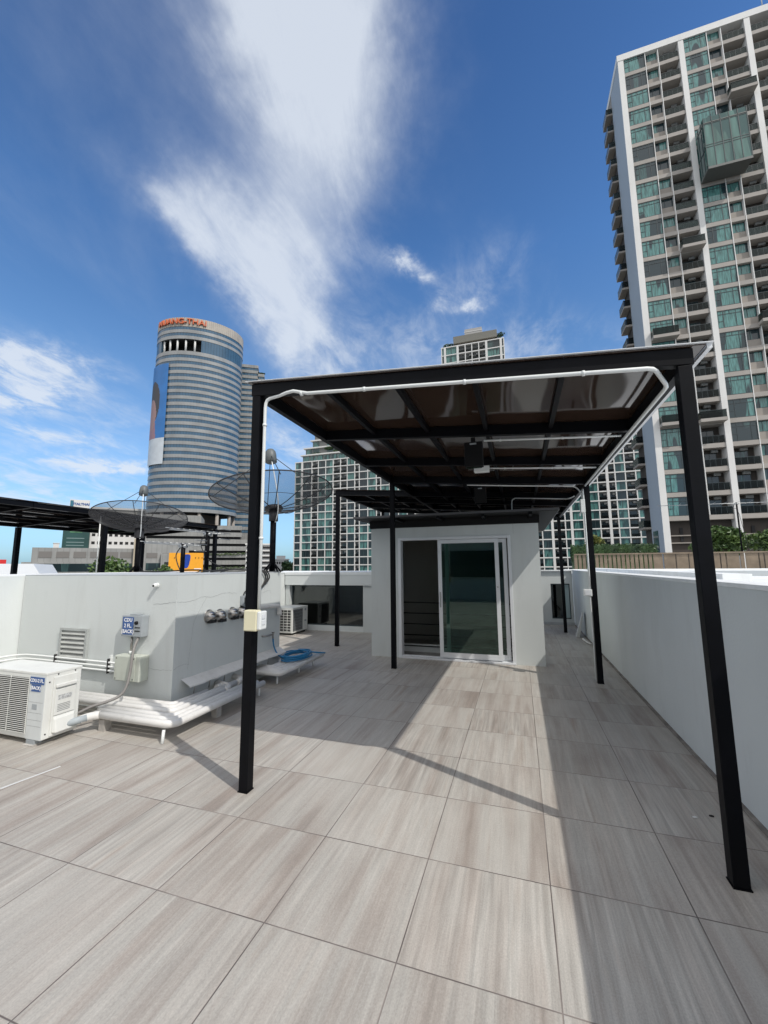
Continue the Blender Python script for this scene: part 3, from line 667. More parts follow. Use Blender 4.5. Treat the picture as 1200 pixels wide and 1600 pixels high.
MB().lathe([(.021,.013),(.025,.027),(.021,.049),(.016,.055),(.002,.056)], (0,0,0), 16, 'Y').obj('housing', m_pvc, t)
MB().lathe([(.013,.0562),(.011,.059),(.001,.060)], (0,0,-.003), 12, 'Y').obj('lens', m_blackflat, t)

# isolator and box on front face
t = thing('isolator_switch', 'grey isolator box with a blue three line label on the housing front', 'electrical box', (-3.49,PY0,.915))
MB().box(-.14,.148,-.09,-.001,-.112,.112).obj('body', m_greybox, t, .006)
MB().box(-.045,.08,-.075,-.018,.113,.126).obj('lug', m_greybox, t, .003)
MB().box(-.120,.032,-.0935,-.0908,-.09,.094).obj('label_plate', m_blue_label, t)
for k, s_ in enumerate(('CDU', '2 FL.', '(BACK)')): text(s_, .055, (-.044,-.0945,.062-.060*k), (R(90),0,0), m_white_ink, t, .0004, .0012)
MB().lathe([(.02,.0),(.018,.018),(.011,.022)], (.076,-.0905,.036), 12, 'Y').obj('knob', m_blackflat, t)
for z in (-.02,-.055): MB().box(.054,.125,-.094,-.0908,z,z+.011).obj('marking', m_blackflat, t)
t = thing('connection_box', 'square grey green connection box below the isolator', 'electrical box', (-3.475,PY0,.48))
MB().box(-.18,.17,-.12,-.001,-.13,.13).obj('body', m_creamgrey, t, .006)
MB().box(-.17,.116,-.127,-.1205,-.123,.123).obj('lid', m_creamgrey, t, .004)
for a in (-.148,.094):
    for b in (-.103,.103): MB().lathe([(.007,0),(.005,.003)], (a,-.127,b), 8, 'Y').obj('screw', m_dark, t)
t = thing('flexible_conduit', 'grey flexible conduit from the isolator down to the condenser', 'cable', (0,0,0))
MB().tube(smooth_path([(-3.40,1.755,.805),(-3.39,1.70,.72),(-3.37,1.66,.61),(-3.36,1.64,.48),(-3.35,1.60,.34),(-3.37,1.55,.26),(-3.42,1.46,.225),(-3.50,1.36,.20),(-3.56,1.27,.16)], 6), .014, 8).obj('hose', m_greycable, t)
t = thing('short_conduit', 'stained steel conduit joining the isolator and the box below', 'conduit', (0,0,0))
MB().tube([(-3.53,1.78,.805),(-3.53,1.78,.64)], .0125, 8).obj('pipe', m_steel, t)
MB().tube([(-3.53,1.78,.645),(-3.53,1.78,.612)], .021, 8).obj('gland', m_pvc, t)
for i, (z, lab) in enumerate(((.508,'top of the three white wall conduits on the housing front'),(.464,'middle of the three white wall conduits on the housing front'),(.421,'lowest of the three white wall conduits on the housing front'))):
    t = thing('wall_conduit', lab, 'conduit', (0,0,0), 0, 'wall conduits on the housing front')
    MB().tube(smooth_path([(-3.66,1.775,z-.006),(-4.4,1.775,z),(-5.03,1.775,z+.004),(-5.25,1.75,z),(-5.36,1.6,z-.01),(-5.38,1.24,z-.03),(-5.38,-.2,z-.06)], 4), .0112, 8).obj('pipe', m_pvc, t)
for i, x in enumerate((-3.84,-4.68)):
    t = thing('pipe_bracket', ('channel bracket clamping the wall conduits beside the connection box','channel bracket clamping the wall conduits near the louvre')[i], 'bracket', (x,PY0,.468), 0, 'conduit brackets')
    MB().box(-.011,.011,-.028,-.001,-.09,.107).obj('channel', m_pvc, t); MB().box(-.005,.005,-.055,-.029,-.08,.076).obj('clamp', m_dark, t)

# right-face pipes, tap and hose
t = thing('drain_pipe', 'grey white pipe elbow along the rear of the housing side', 'pipe', (0,0,0))
MB().tube(smooth_path([(-2.92,2.95,.99),(-2.92,3.25,.985),(-2.92,3.64,.965),(-2.92,3.69,.955),(-2.92,3.72,.92),(-2.92,3.725,.875)], 4), .031, 12).obj('pipe', m_pvcold, t)
MB().tube([(-2.92,3.725,.875),(-2.92,3.725,.82)], .037, 12).obj('collar', m_pvcold, t)
t = thing('garden_tap', 'steel tap on the housing side with a blue hose attached', 'tap', (PX1,3.52,.565))
MB().tube([(.001,-.14,0),(.03,-.12,0),(.065,-.04,0),(.07,.05,-.0)], .012, 8).obj('pipe', m_steel, t)
MB().tube([(.07,.04,.02),(.07,.04,-.055)], .014, 8).obj('spout', m_steel, t); MB().box(.052,.088,.03,.05,.022,.036).obj('handle', m_steel, t)
t = thing('garden_hose', 'coiled blue garden hose lying on the rear pipe rack', 'hose', (0,0,0))
pts = [(-2.91,3.56,.51),(-2.905,3.58,.40),(-2.88,3.62,.30),(-2.84,3.68,.235)]
random.seed(5)
for k in range(105):
    a = k*2*math.pi/15; rr = .19-.02*((k//15)%3)+random.uniform(-.012,.012)
    pts.append((-2.70+rr*.98*math.cos(a+2.6)+.012*math.sin(k*.13), 3.86+rr*1.5*math.sin(a+2.6), .203+.0105*(k/15)*.8+random.uniform(0,.005)))
pts += [(-2.52,4.0,.26),(-2.42,4.12,.23),(-2.42,4.26,.20),(-2.55,4.26,.20)]
MB().tube(smooth_path(pts, 3), .0105, 7).obj('coil', m_hose, t)

# lagged pipe racks
def rack(label, paths, feet, group, r=.036):
    t = thing('pipe_rack', label, 'pipe rack', (0,0,0), 0, group)
    for p in paths: MB().tube(p, r, 12).obj('pipe', m_pvcold, t)
    for f in feet:
        if f[2] == 'leg': MB().tube([(f[0]-.01,f[1]+.02,.105),(f[0]+.01,f[1]-.01,.0)], .014, 8).obj('leg', m_pvc, t)
        else: MB().box(f[0]-.035,f[0]+.035,f[1]-.035,f[1]+.035,0,.105).obj('support_block', m_foot, t)
    return t
def Lpath(x, y, xl, yl, z=.145, rad=.05, y0s=0):
    return [(xl,y,z)]+[(x-rad+rad*math.sin(R(a)), y+rad-rad*math.cos(R(a)), z) for a in range(0,91,15)]+[(x,yl,z)]
paths = []
offs = [0,.075,.150,.235,.310,.385]
ends = [2.72,2.70,2.74,2.35,2.60,2.20]; lft = [-3.42,-3.46,-3.55,-4.6,-4.8,-4.9]
for o, e, l in zip(offs, ends, lft): paths.append(Lpath(-2.48-o, 1.34+o, l, e, .145+(.012 if o > .2 else 0), .05 if o > .05 else .09))
for (xx, y2) in ((-2.70,2.30),(-2.78,2.62),(-2.86,2.35)):
    paths.append(smooth_path([(xx,y2,.16),(xx-.03,y2+.09,.16),(xx-.10,y2+.15,.165),(-2.97,y2+.18,.17)], 4))
rack('front white lagged pipe bundle on short legs around the housing corner', paths, [(-2.54,1.30,'leg'),(-3.32,1.37,'b'),(-2.54,1.98,'b'),(-2.53,2.70,'leg'),(-2.88,1.72,'b')], 'lagged pipe bundles', .0335)
paths = []
for k, o in enumerate([0,.075,.150,.225,.30]):
    z = .155; x = -2.50-o; y = 3.10+o*.9
    paths.append([(-2.975,y,z)]+[(x-.06+.06*math.sin(R(a)), y+.06-.06*math.cos(R(a)), z) for a in range(0,91,15)]+[(x,4.32-(.0 if k < 2 else .15),z)])
rack('rear white lagged pipe bundle carrying the blue hose', paths, [(-2.60,3.20,'leg'),(-2.62,3.80,'leg'),(-2.62,4.24,'leg')], 'lagged pipe bundles', .0325)
t = thing('cover_flashing', 'bent grey sheet metal cover over the pipes at the foot of the housing', 'flashing', (0,0,0))
mb = MB(); n = 18; rows = []
random.seed(9)
for i in range(n+1):
    y = 1.93+(3.82-1.93)*i/n; wv = random.uniform(-.005,.005)
    rows.append([(-2.979,y,.345+wv*.3),(-2.93,y,.325+wv),(-2.855,y,.288+wv),(-2.85,y,.272+wv)])
V = [[mb.bm.verts.new(p) for p in r] for r in rows]
for a, b in zip(V, V[1:]):
    for k in range(3): mb._f([a[k],b[k],b[k+1],a[k+1]])
o = mb.obj('sheet', m_pvcold, t); sm = o.modifiers.new('solid', 'SOLIDIFY'); sm.thickness = .003
for y in (2.02,2.25,2.5,2.95,3.4,3.7): MB().tube([(-2.865,y,.278),(-2.88,y,.19)], .006, 6).obj('hanger', m_steel, t)

# condensers
def condenser(label, loc, rz, W, Dp, H, front_lines=True):
    t = thing('air_conditioner', label, 'air conditioner', loc, rz, 'outdoor condenser units')
    MB().box(-W/2,W/2,0,Dp,.045,H).obj('casing', m_acwhite, t, .008)
    MB().box(-W/2-.004,W/2+.004,-.004,Dp+.004,H-.016,H+.006).obj('lid', m_acwhite, t, .004)
    gx1 = W/2-.20
    MB().box(-W/2+.03,gx1,-.004,-.001,.09,H-.05).obj('coil', m_acdark, t)
    g = MB()
    k = 0; z = .095
    while z < H-.05:
        g.tube([(-W/2+.025,-.013,z),(gx1+.005,-.013,z)], .0028, 5, False); z += .0165
    for x in (-W/2+.03,-W/2+.20,-W/2+.42,gx1): g.tube([(x,-.009,.085),(x,-.009,H-.045)], .004, 5, False)
    g.obj('grille', m_acwhite, t)
    MB().box(gx1+.006,W/2,-.007,-.0005,.05,H-.02).obj('front_panel', m_acface, t)
    for z in (.16,.21,.27,.36): MB().box(gx1+.012,W/2-.01,-.0078,-.0071,z,z+.002).obj('panel_line', m_crack, t)
    MB().box(gx1+.06,gx1+.12,-.009,-.0072,.30,.345).obj('data_plate', m_greybox, t)
    for x in (-W/2+.12,W/2-.12): MB().box(x-.05,x+.05,-.01,.07,.012,.045).obj('foot', m_greybox, t); 
    for x in (-W/2+.12,W/2-.12): MB().box(x-.06,x+.06,-.03,Dp+.02,0.0,.012).obj('pad', m_foot, t)
    return t
a1 = condenser('white condenser at far left with a blue two line label on its front', (-3.945,.93,0), 0, .87, .31, .61)
W2 = .435
MB().box(W2+.0005,W2+.012,.06,.27,.06,.565).obj('service_panel', m_acwhite, a1, .004)
MB().box(W2+.0125,W2+.035,.075,.255,.47,.50).obj('handle', m_acwhite, a1, .006)
MB().box(W2+.0125,W2+.022,.075,.255,.23,.455).obj('badge_panel', m_acwhite, a1, .006)
MB().hexa([(W2+.0125,.07,.085),(W2+.05,.09,.085),(W2+.05,.25,.085),(W2+.0125,.27,.085),(W2+.0125,.07,.23),(W2+.03,.09,.20),(W2+.03,.25,.20),(W2+.0125,.27,.23)]).obj('valve_cover', m_acwhite, a1, .008)
for k in range(5): MB().box(W2+.0222,W2+.0235,.10,.21,.26+k*.014,.266+k*.014).obj('printed_line', m_crack, a1)
MB().box(W2+.0222,W2+.0235,.10,.22,.36,.40).obj('printed_diagram', mat('print_grey', (.42,.43,.43), .6, var=.5, vscale=60), a1)
for (y, z) in ((.03,.53),(.10,.585),(.25,.585),(.03,.09)): MB().lathe([(.007,0),(.005,.004)], (W2+.0005,y,z), 8, 'X').obj('screw', m_dark, a1)
MB().box(.245,.425,-.0105,-.0075,.515,.575).obj('label_plate', m_blue_label, a1); MB().box(.265,.385,-.0105,-.0075,.452,.511).obj('label_plate', m_blue_label, a1)
text('CDU-2 FL.', .040, (.335,-.0112,.545), (R(90),0,0), m_white_ink, a1, .0004, .0010); text('(BACK)', .040, (.325,-.0112,.482), (R(90),0,0), m_white_ink, a1, .0004, .0010)
t = thing('lagging_sleeve', 'grey pipe joint entering a white sleeve beside the left condenser', 'pipe', (0,0,0))
MB().tube([(-3.50,1.12,.12),(-3.42,1.26,.14)], .033, 10).obj('joint', mat('grey_lagging', (.36,.40,.42), .7), t)
MB().tube(smooth_path([(-3.45,1.22,.13),(-3.42,1.28,.14),(-3.35,1.335,.148)], 3), .038, 12).obj('sleeve', m_pvcold, t)
# rear condenser faces along +x
a2 = thing('air_conditioner', 'grey white condenser beside the rear dark window', 'air conditioner', (-4.58,6.62,0), 0, 'outdoor condenser units')
MB().box(-.36,.17,0,.70,.045,.60).obj('casing', m_acwhite, a2, .008)
MB().box(-.365,.175,-.005,.705,.585,.607).obj('lid', m_acwhite, a2, .004)
MB().box(.1705,.174,.03,.46,.08,.56).obj('coil', m_acdark, a2)
g = MB()
for k in range(30): g.tube([(.178,.03+k*.0148,.08),(.178,.03+k*.0148,.56)], .0016, 4, False)
for k in range(8): g.tube([(.181,.03,.09+k*.066),(.181,.46,.09+k*.066)], .0016, 4, False)
g.obj('grille', m_greybox, a2)
MB().box(.1705,.180,.49,.69,.33,.58).obj('service_panel', m_acwhite, a2, .004); MB().box(.1705,.180,.49,.69,.06,.32).obj('service_panel', m_acwhite, a2, .004)
MB().box(.1805,.186,.54,.62,.25,.29).obj('handle', m_greybox, a2); MB().box(.1805,.186,.54,.60,.50,.55).obj('badge', m_greybox, a2)
MB().box(-.33,.14,-.004,-.001,.08,.56).obj('coil', m_acdark, a2)
g = MB()
for k in range(9): g.tube([(-.33,-.010,.08+k*.06),(.14,-.010,.08+k*.06)], .005, 5, False)
for k in range(6): g.tube([(-.33+k*.094,-.012,.08),(-.33+k*.094,-.012,.56)], .005, 5, False)
g.obj('guard', m_acwhite, a2)
for y in (.1,.6): MB().box(-.34,.15,y-.03,y+.03,0,.045).obj('foot', m_dark, a2)
t = thing('isolator_switch', 'small grey isolator with blue label above the rear condenser', 'electrical box', (-5.12,6.75,1.10))
MB().box(.001,.08,-.09,.09,-.12,.12).obj('body', m_greybox, t, .005); MB().box(.0803,.083,-.07,.03,-.02,.10).obj('label_plate', m_blue_label, t); MB().box(.0833,.0842,-.05,.01,.02,.035).obj('printed_line', m_white_ink, t)

# ------------------------------------------------------------------ back walls
t = thing('rear_pavilion', 'low grey rear building with a long dark window and white roof edge', 'building')
MB().box(-5.10,-1.2,7.40,7.60,1.085,1.335).obj('fascia', m_plaster_w, t)
MB().box(-5.11,-1.2,7.39,9.9,1.3355,1.40).obj('roof', m_whitetop, t)
MB().box(-3.02,-1.2,7.46,7.62,0,1.0845).obj('wall', m_plaster, t)
MB().box(-5.08,-3.021,7.46,7.62,0,.115).obj('sill', m_plaster_w, t)
MB().box(-5.10,-4.99,7.44,9.9,.0,1.084).obj('jamb', m_plaster, t)
MB().box(-4.985,-4.955,7.56,7.60,.116,1.08).box(-3.06,-3.03,7.56,7.60,.116,1.08).box(-4.954,-3.061,7.56,7.60,1.05,1.08).box(-4.954,-3.061,7.56,7.60,.116,.145).obj('window_frame', m_frame, t)
MB().box(-4.954,-3.061,7.572,7.58,.146,1.049).obj('pane', m_glass_dark, t)
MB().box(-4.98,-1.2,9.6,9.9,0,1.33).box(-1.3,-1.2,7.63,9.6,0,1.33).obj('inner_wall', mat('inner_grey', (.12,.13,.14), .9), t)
MB().box(-4.2,-3.7,8.2,8.7,0,.75).obj('cabinet', mat('inner_cabinet', (.05,.08,.09), .5), t)
MB().box(-2.6,-2.58,8.2,9.5,0,1.1).obj('screen', mat('inner_screen', (.10,.11,.12), .5), t)
t = thing('rear_wall', 'grey rear wall with a narrow window at the end of the right passage', 'wall')
MB().box(-1.19,1.28,9.95,10.1,0,1.37).box(1.28,1.74,9.95,10.1,1.045,1.37).box(1.28,1.74,9.95,10.1,0,.15).box(1.74,1.81,9.95,10.1,0,1.37).obj('wall', m_plaster, t)
MB().box(-1.19,1.81,9.90,10.1,1.371,1.40).obj('coping', m_whitetop, t)
MB().box(.6,1.81,9.90,9.949,0.001,.07).obj('step', m_roofslab, t)
wf = MB().box(1.28,1.30,9.99,10.03,.151,1.044).box(1.72,1.74,9.99,10.03,.151,1.044).box(1.30,1.72,9.99,10.03,1.02,1.044).box(1.30,1.72,9.99,10.03,.151,.175).box(1.57,1.585,9.99,10.03,.175,1.02).obj('window', m_frame, t)
MB().box(1.30,1.57,10.0,10.008,.176,1.019).obj('pane', m_glass_dark, wf); MB().box(1.586,1.72,10.0,10.008,.176,1.019).obj('blind', mat('pale_blind', (.36,.46,.47), .5), wf)
MB().box(1.25,1.78,10.3,10.4,0,1.2).obj('backing', m_dark, t)
t = thing('white_board', 'white board leaning on the right parapet near the rear', 'board', (1.70,8.05,0))
MB().hexa([(-.10,-.02,.0),(-.08,.22,.0),(.0,.24,.0),(-.02,.0,.0),(.06,-.02,.52),(.07,.22,.50),(.09,.24,.50),(.08,.0,.52)]).obj('panel', m_board, t)
t = thing('pipe_offcut', 'short curved white pipe offcut on the floor by the right parapet', 'pipe', (0,0,0))
MB().tube(smooth_path([(1.70,7.75,.03),(1.71,7.55,.02),(1.735,7.35,.02),(1.77,7.20,.02)], 4), .018, 8).obj('pipe', m_pvcold, t)
t = tag(MB().hexa([(-3.03,.37,.001),(-3.012,.37,.001),(-2.952,.73,.001),(-2.966,.73,.001),(-3.03,.37,.004),(-3.012,.37,.004),(-2.952,.73,.004),(-2.966,.73,.004)]).obj('floor_streak', m_board), 'thin white streak on the tiles near the left condenser', 'strip')  # narrow white streak, modelled as a thin sliver just above the tiles
t.rotation_euler.z = 0
for i, (x, y, lab) in enumerate(((1.476,1.434,'pale fragment of debris on the shaded tiles'),(1.577,1.48,'dark fragment of debris on the shaded tiles'))):
    mb = MB(); bmesh.ops.create_icosphere(mb.bm, subdivisions=1, radius=.012); 
    o = mb.obj('debris', m_board if i == 0 else m_dark); o.location = (x,y,.004); o.scale = (1.3,.8,.5); tag(o, lab, 'debris', 'floor debris')
random.seed(21)

# ------------------------------------------------------------------ dishes
def dish(label, loc, rad, hub_h, tilt_dir, tilt, roll, pole_r=.045, pole=True):
    t = thing('satellite_dish', label, 'satellite dish', loc, 0, 'mesh satellite dishes')
    f = .485*2*rad
    A = Matrix.Translation((0,0,hub_h)) @ Matrix.Rotation(R(roll), 4, Vector((math.sin(tilt_dir), math.cos(tilt_dir), 0))) @ Matrix.Rotation(R(tilt), 4, Vector((math.cos(tilt_dir), -math.sin(tilt_dir), 0)))
    n = 72; m = 10; mb = MB(); rings = []
    for j in range(m+1):
        rr = rad*(.06+.94*j/m); rings.append([mb.bm.verts.new(A @ Vector((rr*math.cos(2*math.pi*k/n), rr*math.sin(2*math.pi*k/n), rr*rr/(4*f)))) for k in range(n)])
    for a, b in zip(rings, rings[1:]):
        for k in range(n):
            q = mb._f([a[k], a[(k+1)%n], b[(k+1)%n], b[k]]); q.smooth = True
    mb.obj('reflector', m_net, t)
    zr_ = rad*rad/(4*f)
    MB().tube([A @ Vector((rad*math.cos(2*math.pi*k/72), rad*math.sin(2*math.pi*k/72), zr_)) for k in range(73)], .011*rad, 6, False).obj('rim', m_rib, t)
    for q in (.55,): MB().tube([A @ Vector((rad*q*math.cos(2*math.pi*k/48), rad*q*math.sin(2*math.pi*k/48), (rad*q)**2/(4*f))) for k in range(49)], .004*rad, 5, False).obj('ring', m_rib, t)
    for k in range(12):
        a = 2*math.pi*(k+.3)/12
        MB().tube([A @ Vector((rr*math.cos(a), rr*math.sin(a), rr*rr/(4*f)-.01)) for rr in [rad*q/6 for q in range(7)]], .0075*rad, 5).obj('rib', m_rib, t)
    for k in range(4):
        a = 2*math.pi*(k+.45)/4
        MB().tube([A @ Vector((rad*.93*math.cos(a), rad*.93*math.sin(a), (.93*rad)**2/(4*f))), A @ Vector((.05*math.cos(a), .05*math.sin(a), f*.98))], .007*rad, 5).obj('strut', m_rib, t)
    o = MB().lathe([(.085*rad,-.13*rad),(.10*rad,-.12*rad),(.095*rad,.02*rad),(.085*rad,.075*rad),(.06*rad,.11*rad),(.03*rad,.125*rad),(.002,.13*rad)], (0,0,0), 16).obj('feed_cap', m_feed, t)
    o.matrix_local = A @ Matrix.Translation((0,0,f))
    MB().tube(smooth_path([A @ Vector((.03,-.03,f*.9)), A @ Vector((.10,-.08,f*.55)), A @ Vector((.16,-.12,.12)), A @ Vector((.1,-.05,-.10)), (.02,0,hub_h-.25)], 5), .009, 6).obj('feed_cable', m_pvc, t)
    MB().lathe([(.14*rad,-.03),(.15*rad,-.01),(.14*rad,.03),(.02,.04)], (0,0,0), 16, mat=A.to_3x3(), ).obj('hub', m_rib, t).location = (0,0,hub_h)
    MB().lathe([(pole_r,0),(pole_r,hub_h-.16)], (0,0,0), 12).obj('pole', m_black, t)
    MB().tube([(0,0,hub_h-.20),(0,0,hub_h-.02)], pole_r*1.6, 10).obj('mount', m_rib, t)
    g = MB()
    for a in (0,1.57,3.14,4.71): g.tube([(0,0,.16),(.16*math.cos(a),.16*math.sin(a),.0)], .014, 5)
    g.obj('brace', m_black, t); MB().box(-.12,.12,-.12,.12,0,.012).obj('base_plate', m_black, t)
    return t
az2 = math.atan2(-3.70-CAM.x, 4.10-CAM.y)
dish('large mesh satellite dish behind the front left post', (-3.09,3.76,1.466), .94, .98, az2, -11, -4)
dish('mesh satellite dish left of the cylindrical tower base', (-6.52,4.36,1.458), .84, .86, math.atan2(-7.5,6.6), -15, 2, .05)
dish('mesh satellite dish cropped by the left picture edge', (-14.2,5.0,-.003), .9, 2.55, math.atan2(-14,8), -9, 0, .05)
t = thing('roof_cables', 'tangle of black cables hanging over the housing edge by the front left post', 'cable', (0,0,0))
for k in range(3):
    MB().tube(smooth_path([(-3.75-.18*k,3.40,1.468),(-3.4,3.2-.05*k,1.505),(-3.2,3.25+.04*k,1.495),(-2.97,3.32+.05*k,1.478),(-2.955,3.40+.045*k,1.38),(-2.955,3.30+.035*k,1.25+.02*k),(-2.95,3.15,1.17)], 6), .010, 6).obj('cable', m_cable, t)

# antennas
def yagi(label, pole_base, pole_top, d, L_, n, el, with_pole=True, group='yagi television antennas', pm=None):
    t = thing('television_antenna', label, 'antenna', pole_base, 0, group)
    H = pole_top-pole_base[2]; d = Vector(d).normalized(); s = d.cross(Vector((0,0,1))).normalized()
    if with_pole: MB().tube([(0,0,0),(0,0,H)], .032 if pm is None else pm, 8).obj('pole', m_black, t)
    c = Vector((0,0,H-.03)); MB().tube([c-d*L_*.3, c+d*L_*.7], .012, 6).obj('boom', m_antenna, t)
    for k in range(n):
        p = c+d*(L_*(-.3+k/(n-1))); h = el*(1-.4*k/n)
        MB().tube([p-s*h/2+Vector((0,0,.02)), p+s*h/2+Vector((0,0,.02))], .006, 5).obj('element', m_antenna, t)
    p = c-d*L_*.3
    for q in (-.08,.08): MB().tube([p-s*el*.5+Vector((0,0,q)), p+s*el*.5+Vector((0,0,q))], .006, 5).obj('reflector', m_antenna, t)
    MB().tube([c-d*.06+Vector((0,0,-.02)), c+d*.07+Vector((0,0,-.02))], .03, 8).obj('clamp', m_antenna, t)
    MB().tube(smooth_path([c+d*.05-Vector((0,0,.04)), c+d*.12-Vector((0,0,.2)), c+Vector((.05,.0,-.45)), (.35,.1,.05)] if with_pole else [c, c+d*.1-Vector((0,0,.12)), c+d*.3-Vector((0,0,.2))], 5), .008, 6).obj('cable', m_cable, t)
    return t
yagi('television antenna on the short pole before the yellow billboard', (-4.36,3.28,1.463), 1.915, (-.93,-.1,.06), 1.0, 10, .29)
yagi('television antenna on the tall pole right of the yellow billboard', (-4.30,3.72,1.463), 2.13, (-.9,-.12,.10), 1.02, 10, .32, pm=.036)
yagi('television antenna raised over the neighbouring roof at far right', (8.55,17.2,1.0), 3.85, (-1,.15,.03), 3.6, 11, .9, pm=.03)
MB().tube(smooth_path([(-4.15,3.75,1.473),(-4.4,3.55,1.50),(-4.9,3.42,1.478),(-5.35,3.4,1.48)], 6), .012, 6).obj('cable', m_cable, thing('roof_cable', 'black cable sagging along the housing roof by the antennas', 'cable'))

# left pergola on the adjoining terrace
t = thing('steel_pergola', 'distant black steel pergola on the left terrace behind the dishes', 'pergola', (0,0,0))
LX0, LX1 = -10.4, -7.7
def zl(x): return 2.585+.05*(x-LX0)
LY = [1.9,3.2,4.55,5.7,6.8,7.85]
for x in (LX0,LX1):
    for y in (1.9,4.55,7.85): MB().box(x-.045,x+.045,y-.045,y+.045,0,zl(x)-.1).obj('post', m_black, t, .003)
def lbeam(x0,x1,y0,y1,h,off=0):
    z0,z1 = zl(x0)-off,zl(x1)-off
    return MB().hexa([(x0,y0,z0-h),(x1,y0,z1-h),(x1,y1,z1-h),(x0,y1,z0-h),(x0,y0,z0),(x1,y0,z1),(x1,y1,z1),(x0,y1,z0)])
for y in LY: lbeam(LX0-.04,LX1+.04,y-.03,y+.03,.09).obj('beam', m_black, t)
for x in (LX0,LX1): lbeam(x-.028,x+.028,1.94,7.81,.088,.004).obj('beam', m_black, t)
for k in range(1,5): lbeam(LX0+.54*k-.02,LX0+.54*k+.02,1.94,7.81,.05,.006).obj('purlin', m_black, t)
for k in range(5):
    a = LX0-.06+k*.564; z0, z1 = zl(a)+.004, zl(a+.56)+.004
    MB().hexa([(a,1.8,z0),(a+.56,1.8,z1),(a+.56,7.95,z1),(a,7.95,z0),(a,1.8,z0+.008),(a+.56,1.8,z1+.008),(a+.56,7.95,z1+.008),(a,7.95,z0+.008)]).obj('roof_sheet', m_sheet, t)
MB().tube([(LX1-.06,4.49,1.0),(LX1-.06,4.49,2.66)], .014, 8).obj('pipe', m_pvc, thing('conduit', 'white conduit on a post of the left pergola', 'conduit', (0,0,0), 0, 'white conduits on the pergola'))
for i,(x, y, lab) in enumerate(((-9.0,3.3,'black lamp under the nearer part of the left pergola roof'),(-9.0,5.8,'black lamp under the farther part of the left pergola roof'))):
    q = thing('flood_lamp', lab, 'lamp', (x,y,zl(x)-.1), 0, 'black flood lamps under the roof'); MB().box(-.1,.1,-.12,.12,-.09,.01).obj('housing', m_blackflat, q, .006); MB().box(-.08,.08,-.1,.1,-.095,-.0905).obj('lens', m_glass_dark, q)

# ------------------------------------------------------------------ far things helpers
def parts_repeat(root, name, variants, places, cap=100):
    """variants: list of meshes; places: list of (variant index, location, scale). nearest first"""
    places = sorted(places, key=lambda p: (Vector(p[1])+root.location-CAM).length)
    base = lambda v: variants[v][0] if isinstance(variants[v], list) else variants[v]
    kids = lambda v: variants[v][1:] if isinstance(variants[v], list) else []
    for i, (v, loc, sc) in enumerate(places[:cap]):
        o = bpy.data.objects.new(name, base(v)); C.objects.link(o); o.parent = root; o.location = loc; o.scale = sc
        for kn, km in kids(v):
            q = bpy.data.objects.new(kn, km); C.objects.link(q); q.parent = o
    rest = places[cap:]
    if rest:
        bm = bmesh.new(); mats = []
        for v in range(len(variants)):
            for me in [base(v)]+[m for _, m in kids(v)]:
                for m in me.materials:
                    if m not in mats: mats.append(m)
        for v, loc, sc in rest:
            for src in [base(v)]+[m for _, m in kids(v)]:
                tmp = src.copy(); tmp.transform(Matrix.Translation(loc) @ Matrix.Diagonal((*sc,1)))
                n0 = len(bm.faces); bm.from_mesh(tmp); bm.faces.ensure_lookup_table()
                idx = [mats.index(m) for m in src.materials]
                for f in list(bm.faces)[n0:]: f.material_index = idx[f.material_index]
                bpy.data.meshes.remove(tmp)
        me = bpy.data.meshes.new(name); bm.to_mesh(me); bm.free()
        for m in mats: me.materials.append(m)
        o = mkobj(name, me, root); o['kind'] = 'stuff'

# ------------------------------------------------------------------ right condominium
rc = thing('condominium_tower', 'tall white condominium tower with teal windows and glass pod at right', 'building', (0,0,0))
FY = 62.967; P = 3.228; ZB = 7.94; NF = 23
pil = [(19.38,20.18),(27.6,28.3),(35.9,36.6),(44.2,44.9)]
MB().box(19.40,46,FY+1.55,FY+7.9,-14,82.0).obj('wall', m_tw_beige, rc)
for a, b in pil: MB().box(a,b,FY-.10,FY+1.545,-14,81.4).obj('pilaster', m_tw_white, rc)
MB().box(19.3,46,FY-.14,FY+8.0,81.42,82.5).obj('parapet', m_tw_white, rc)
MB().box(22,40,FY+2,FY+7,82.51,83.4).obj('plant_room', m_tw_brown, rc)
MB().box(19.352,19.379,FY-.10,FY+4.9,-14,81.4).obj('side_wall', m_tw_grey, rc)
# slab segments per storey
for k in range(NF):
    z = ZB+P*k
    mb = MB()
    for (a, b) in ((20.18,27.6),(28.3,35.9),(36.6,44.2)): mb.box(a,b,FY,FY+1.54,z-.62,z)
    mb.obj('slab', m_tw_slab, rc)
def big_window(w, h, pm, seedv):
    mb = MB(); d = .10
    mb.mi = 1; mb.box(0,w,.05,.09,0,h); mb.mi = 0
    f = .07
    mb.box(0,f,0,d,0,h); mb.box(w-f,w,0,d,0,h); mb.box(f,w-f,0,d,h-f,h); mb.box(f,w-f,0,d,0,f)
    mb.box(f,w-f,0.01,d-.01,h*.78,h*.78+.06)
    for q in ((.22,.76) if seedv%2 == 0 else (.24,.74)): mb.box(w*q,w*q+.06,.012,d-.012,f,h-f)
    mb.box(f,w*.22,.014,d-.014,h*.38,h*.38+.06)
    mb.box(w*.49,w*.49+.045,.016,d-.016,h*.78,h-f)
    return mb.mesh('window', [m_frame, pm])
bigs = [big_window(2.9,2.55,m_pane_c,0), big_window(2.9,2.55,m_pane_c,1), big_window(2.9,2.55,m_pane_d,0)]
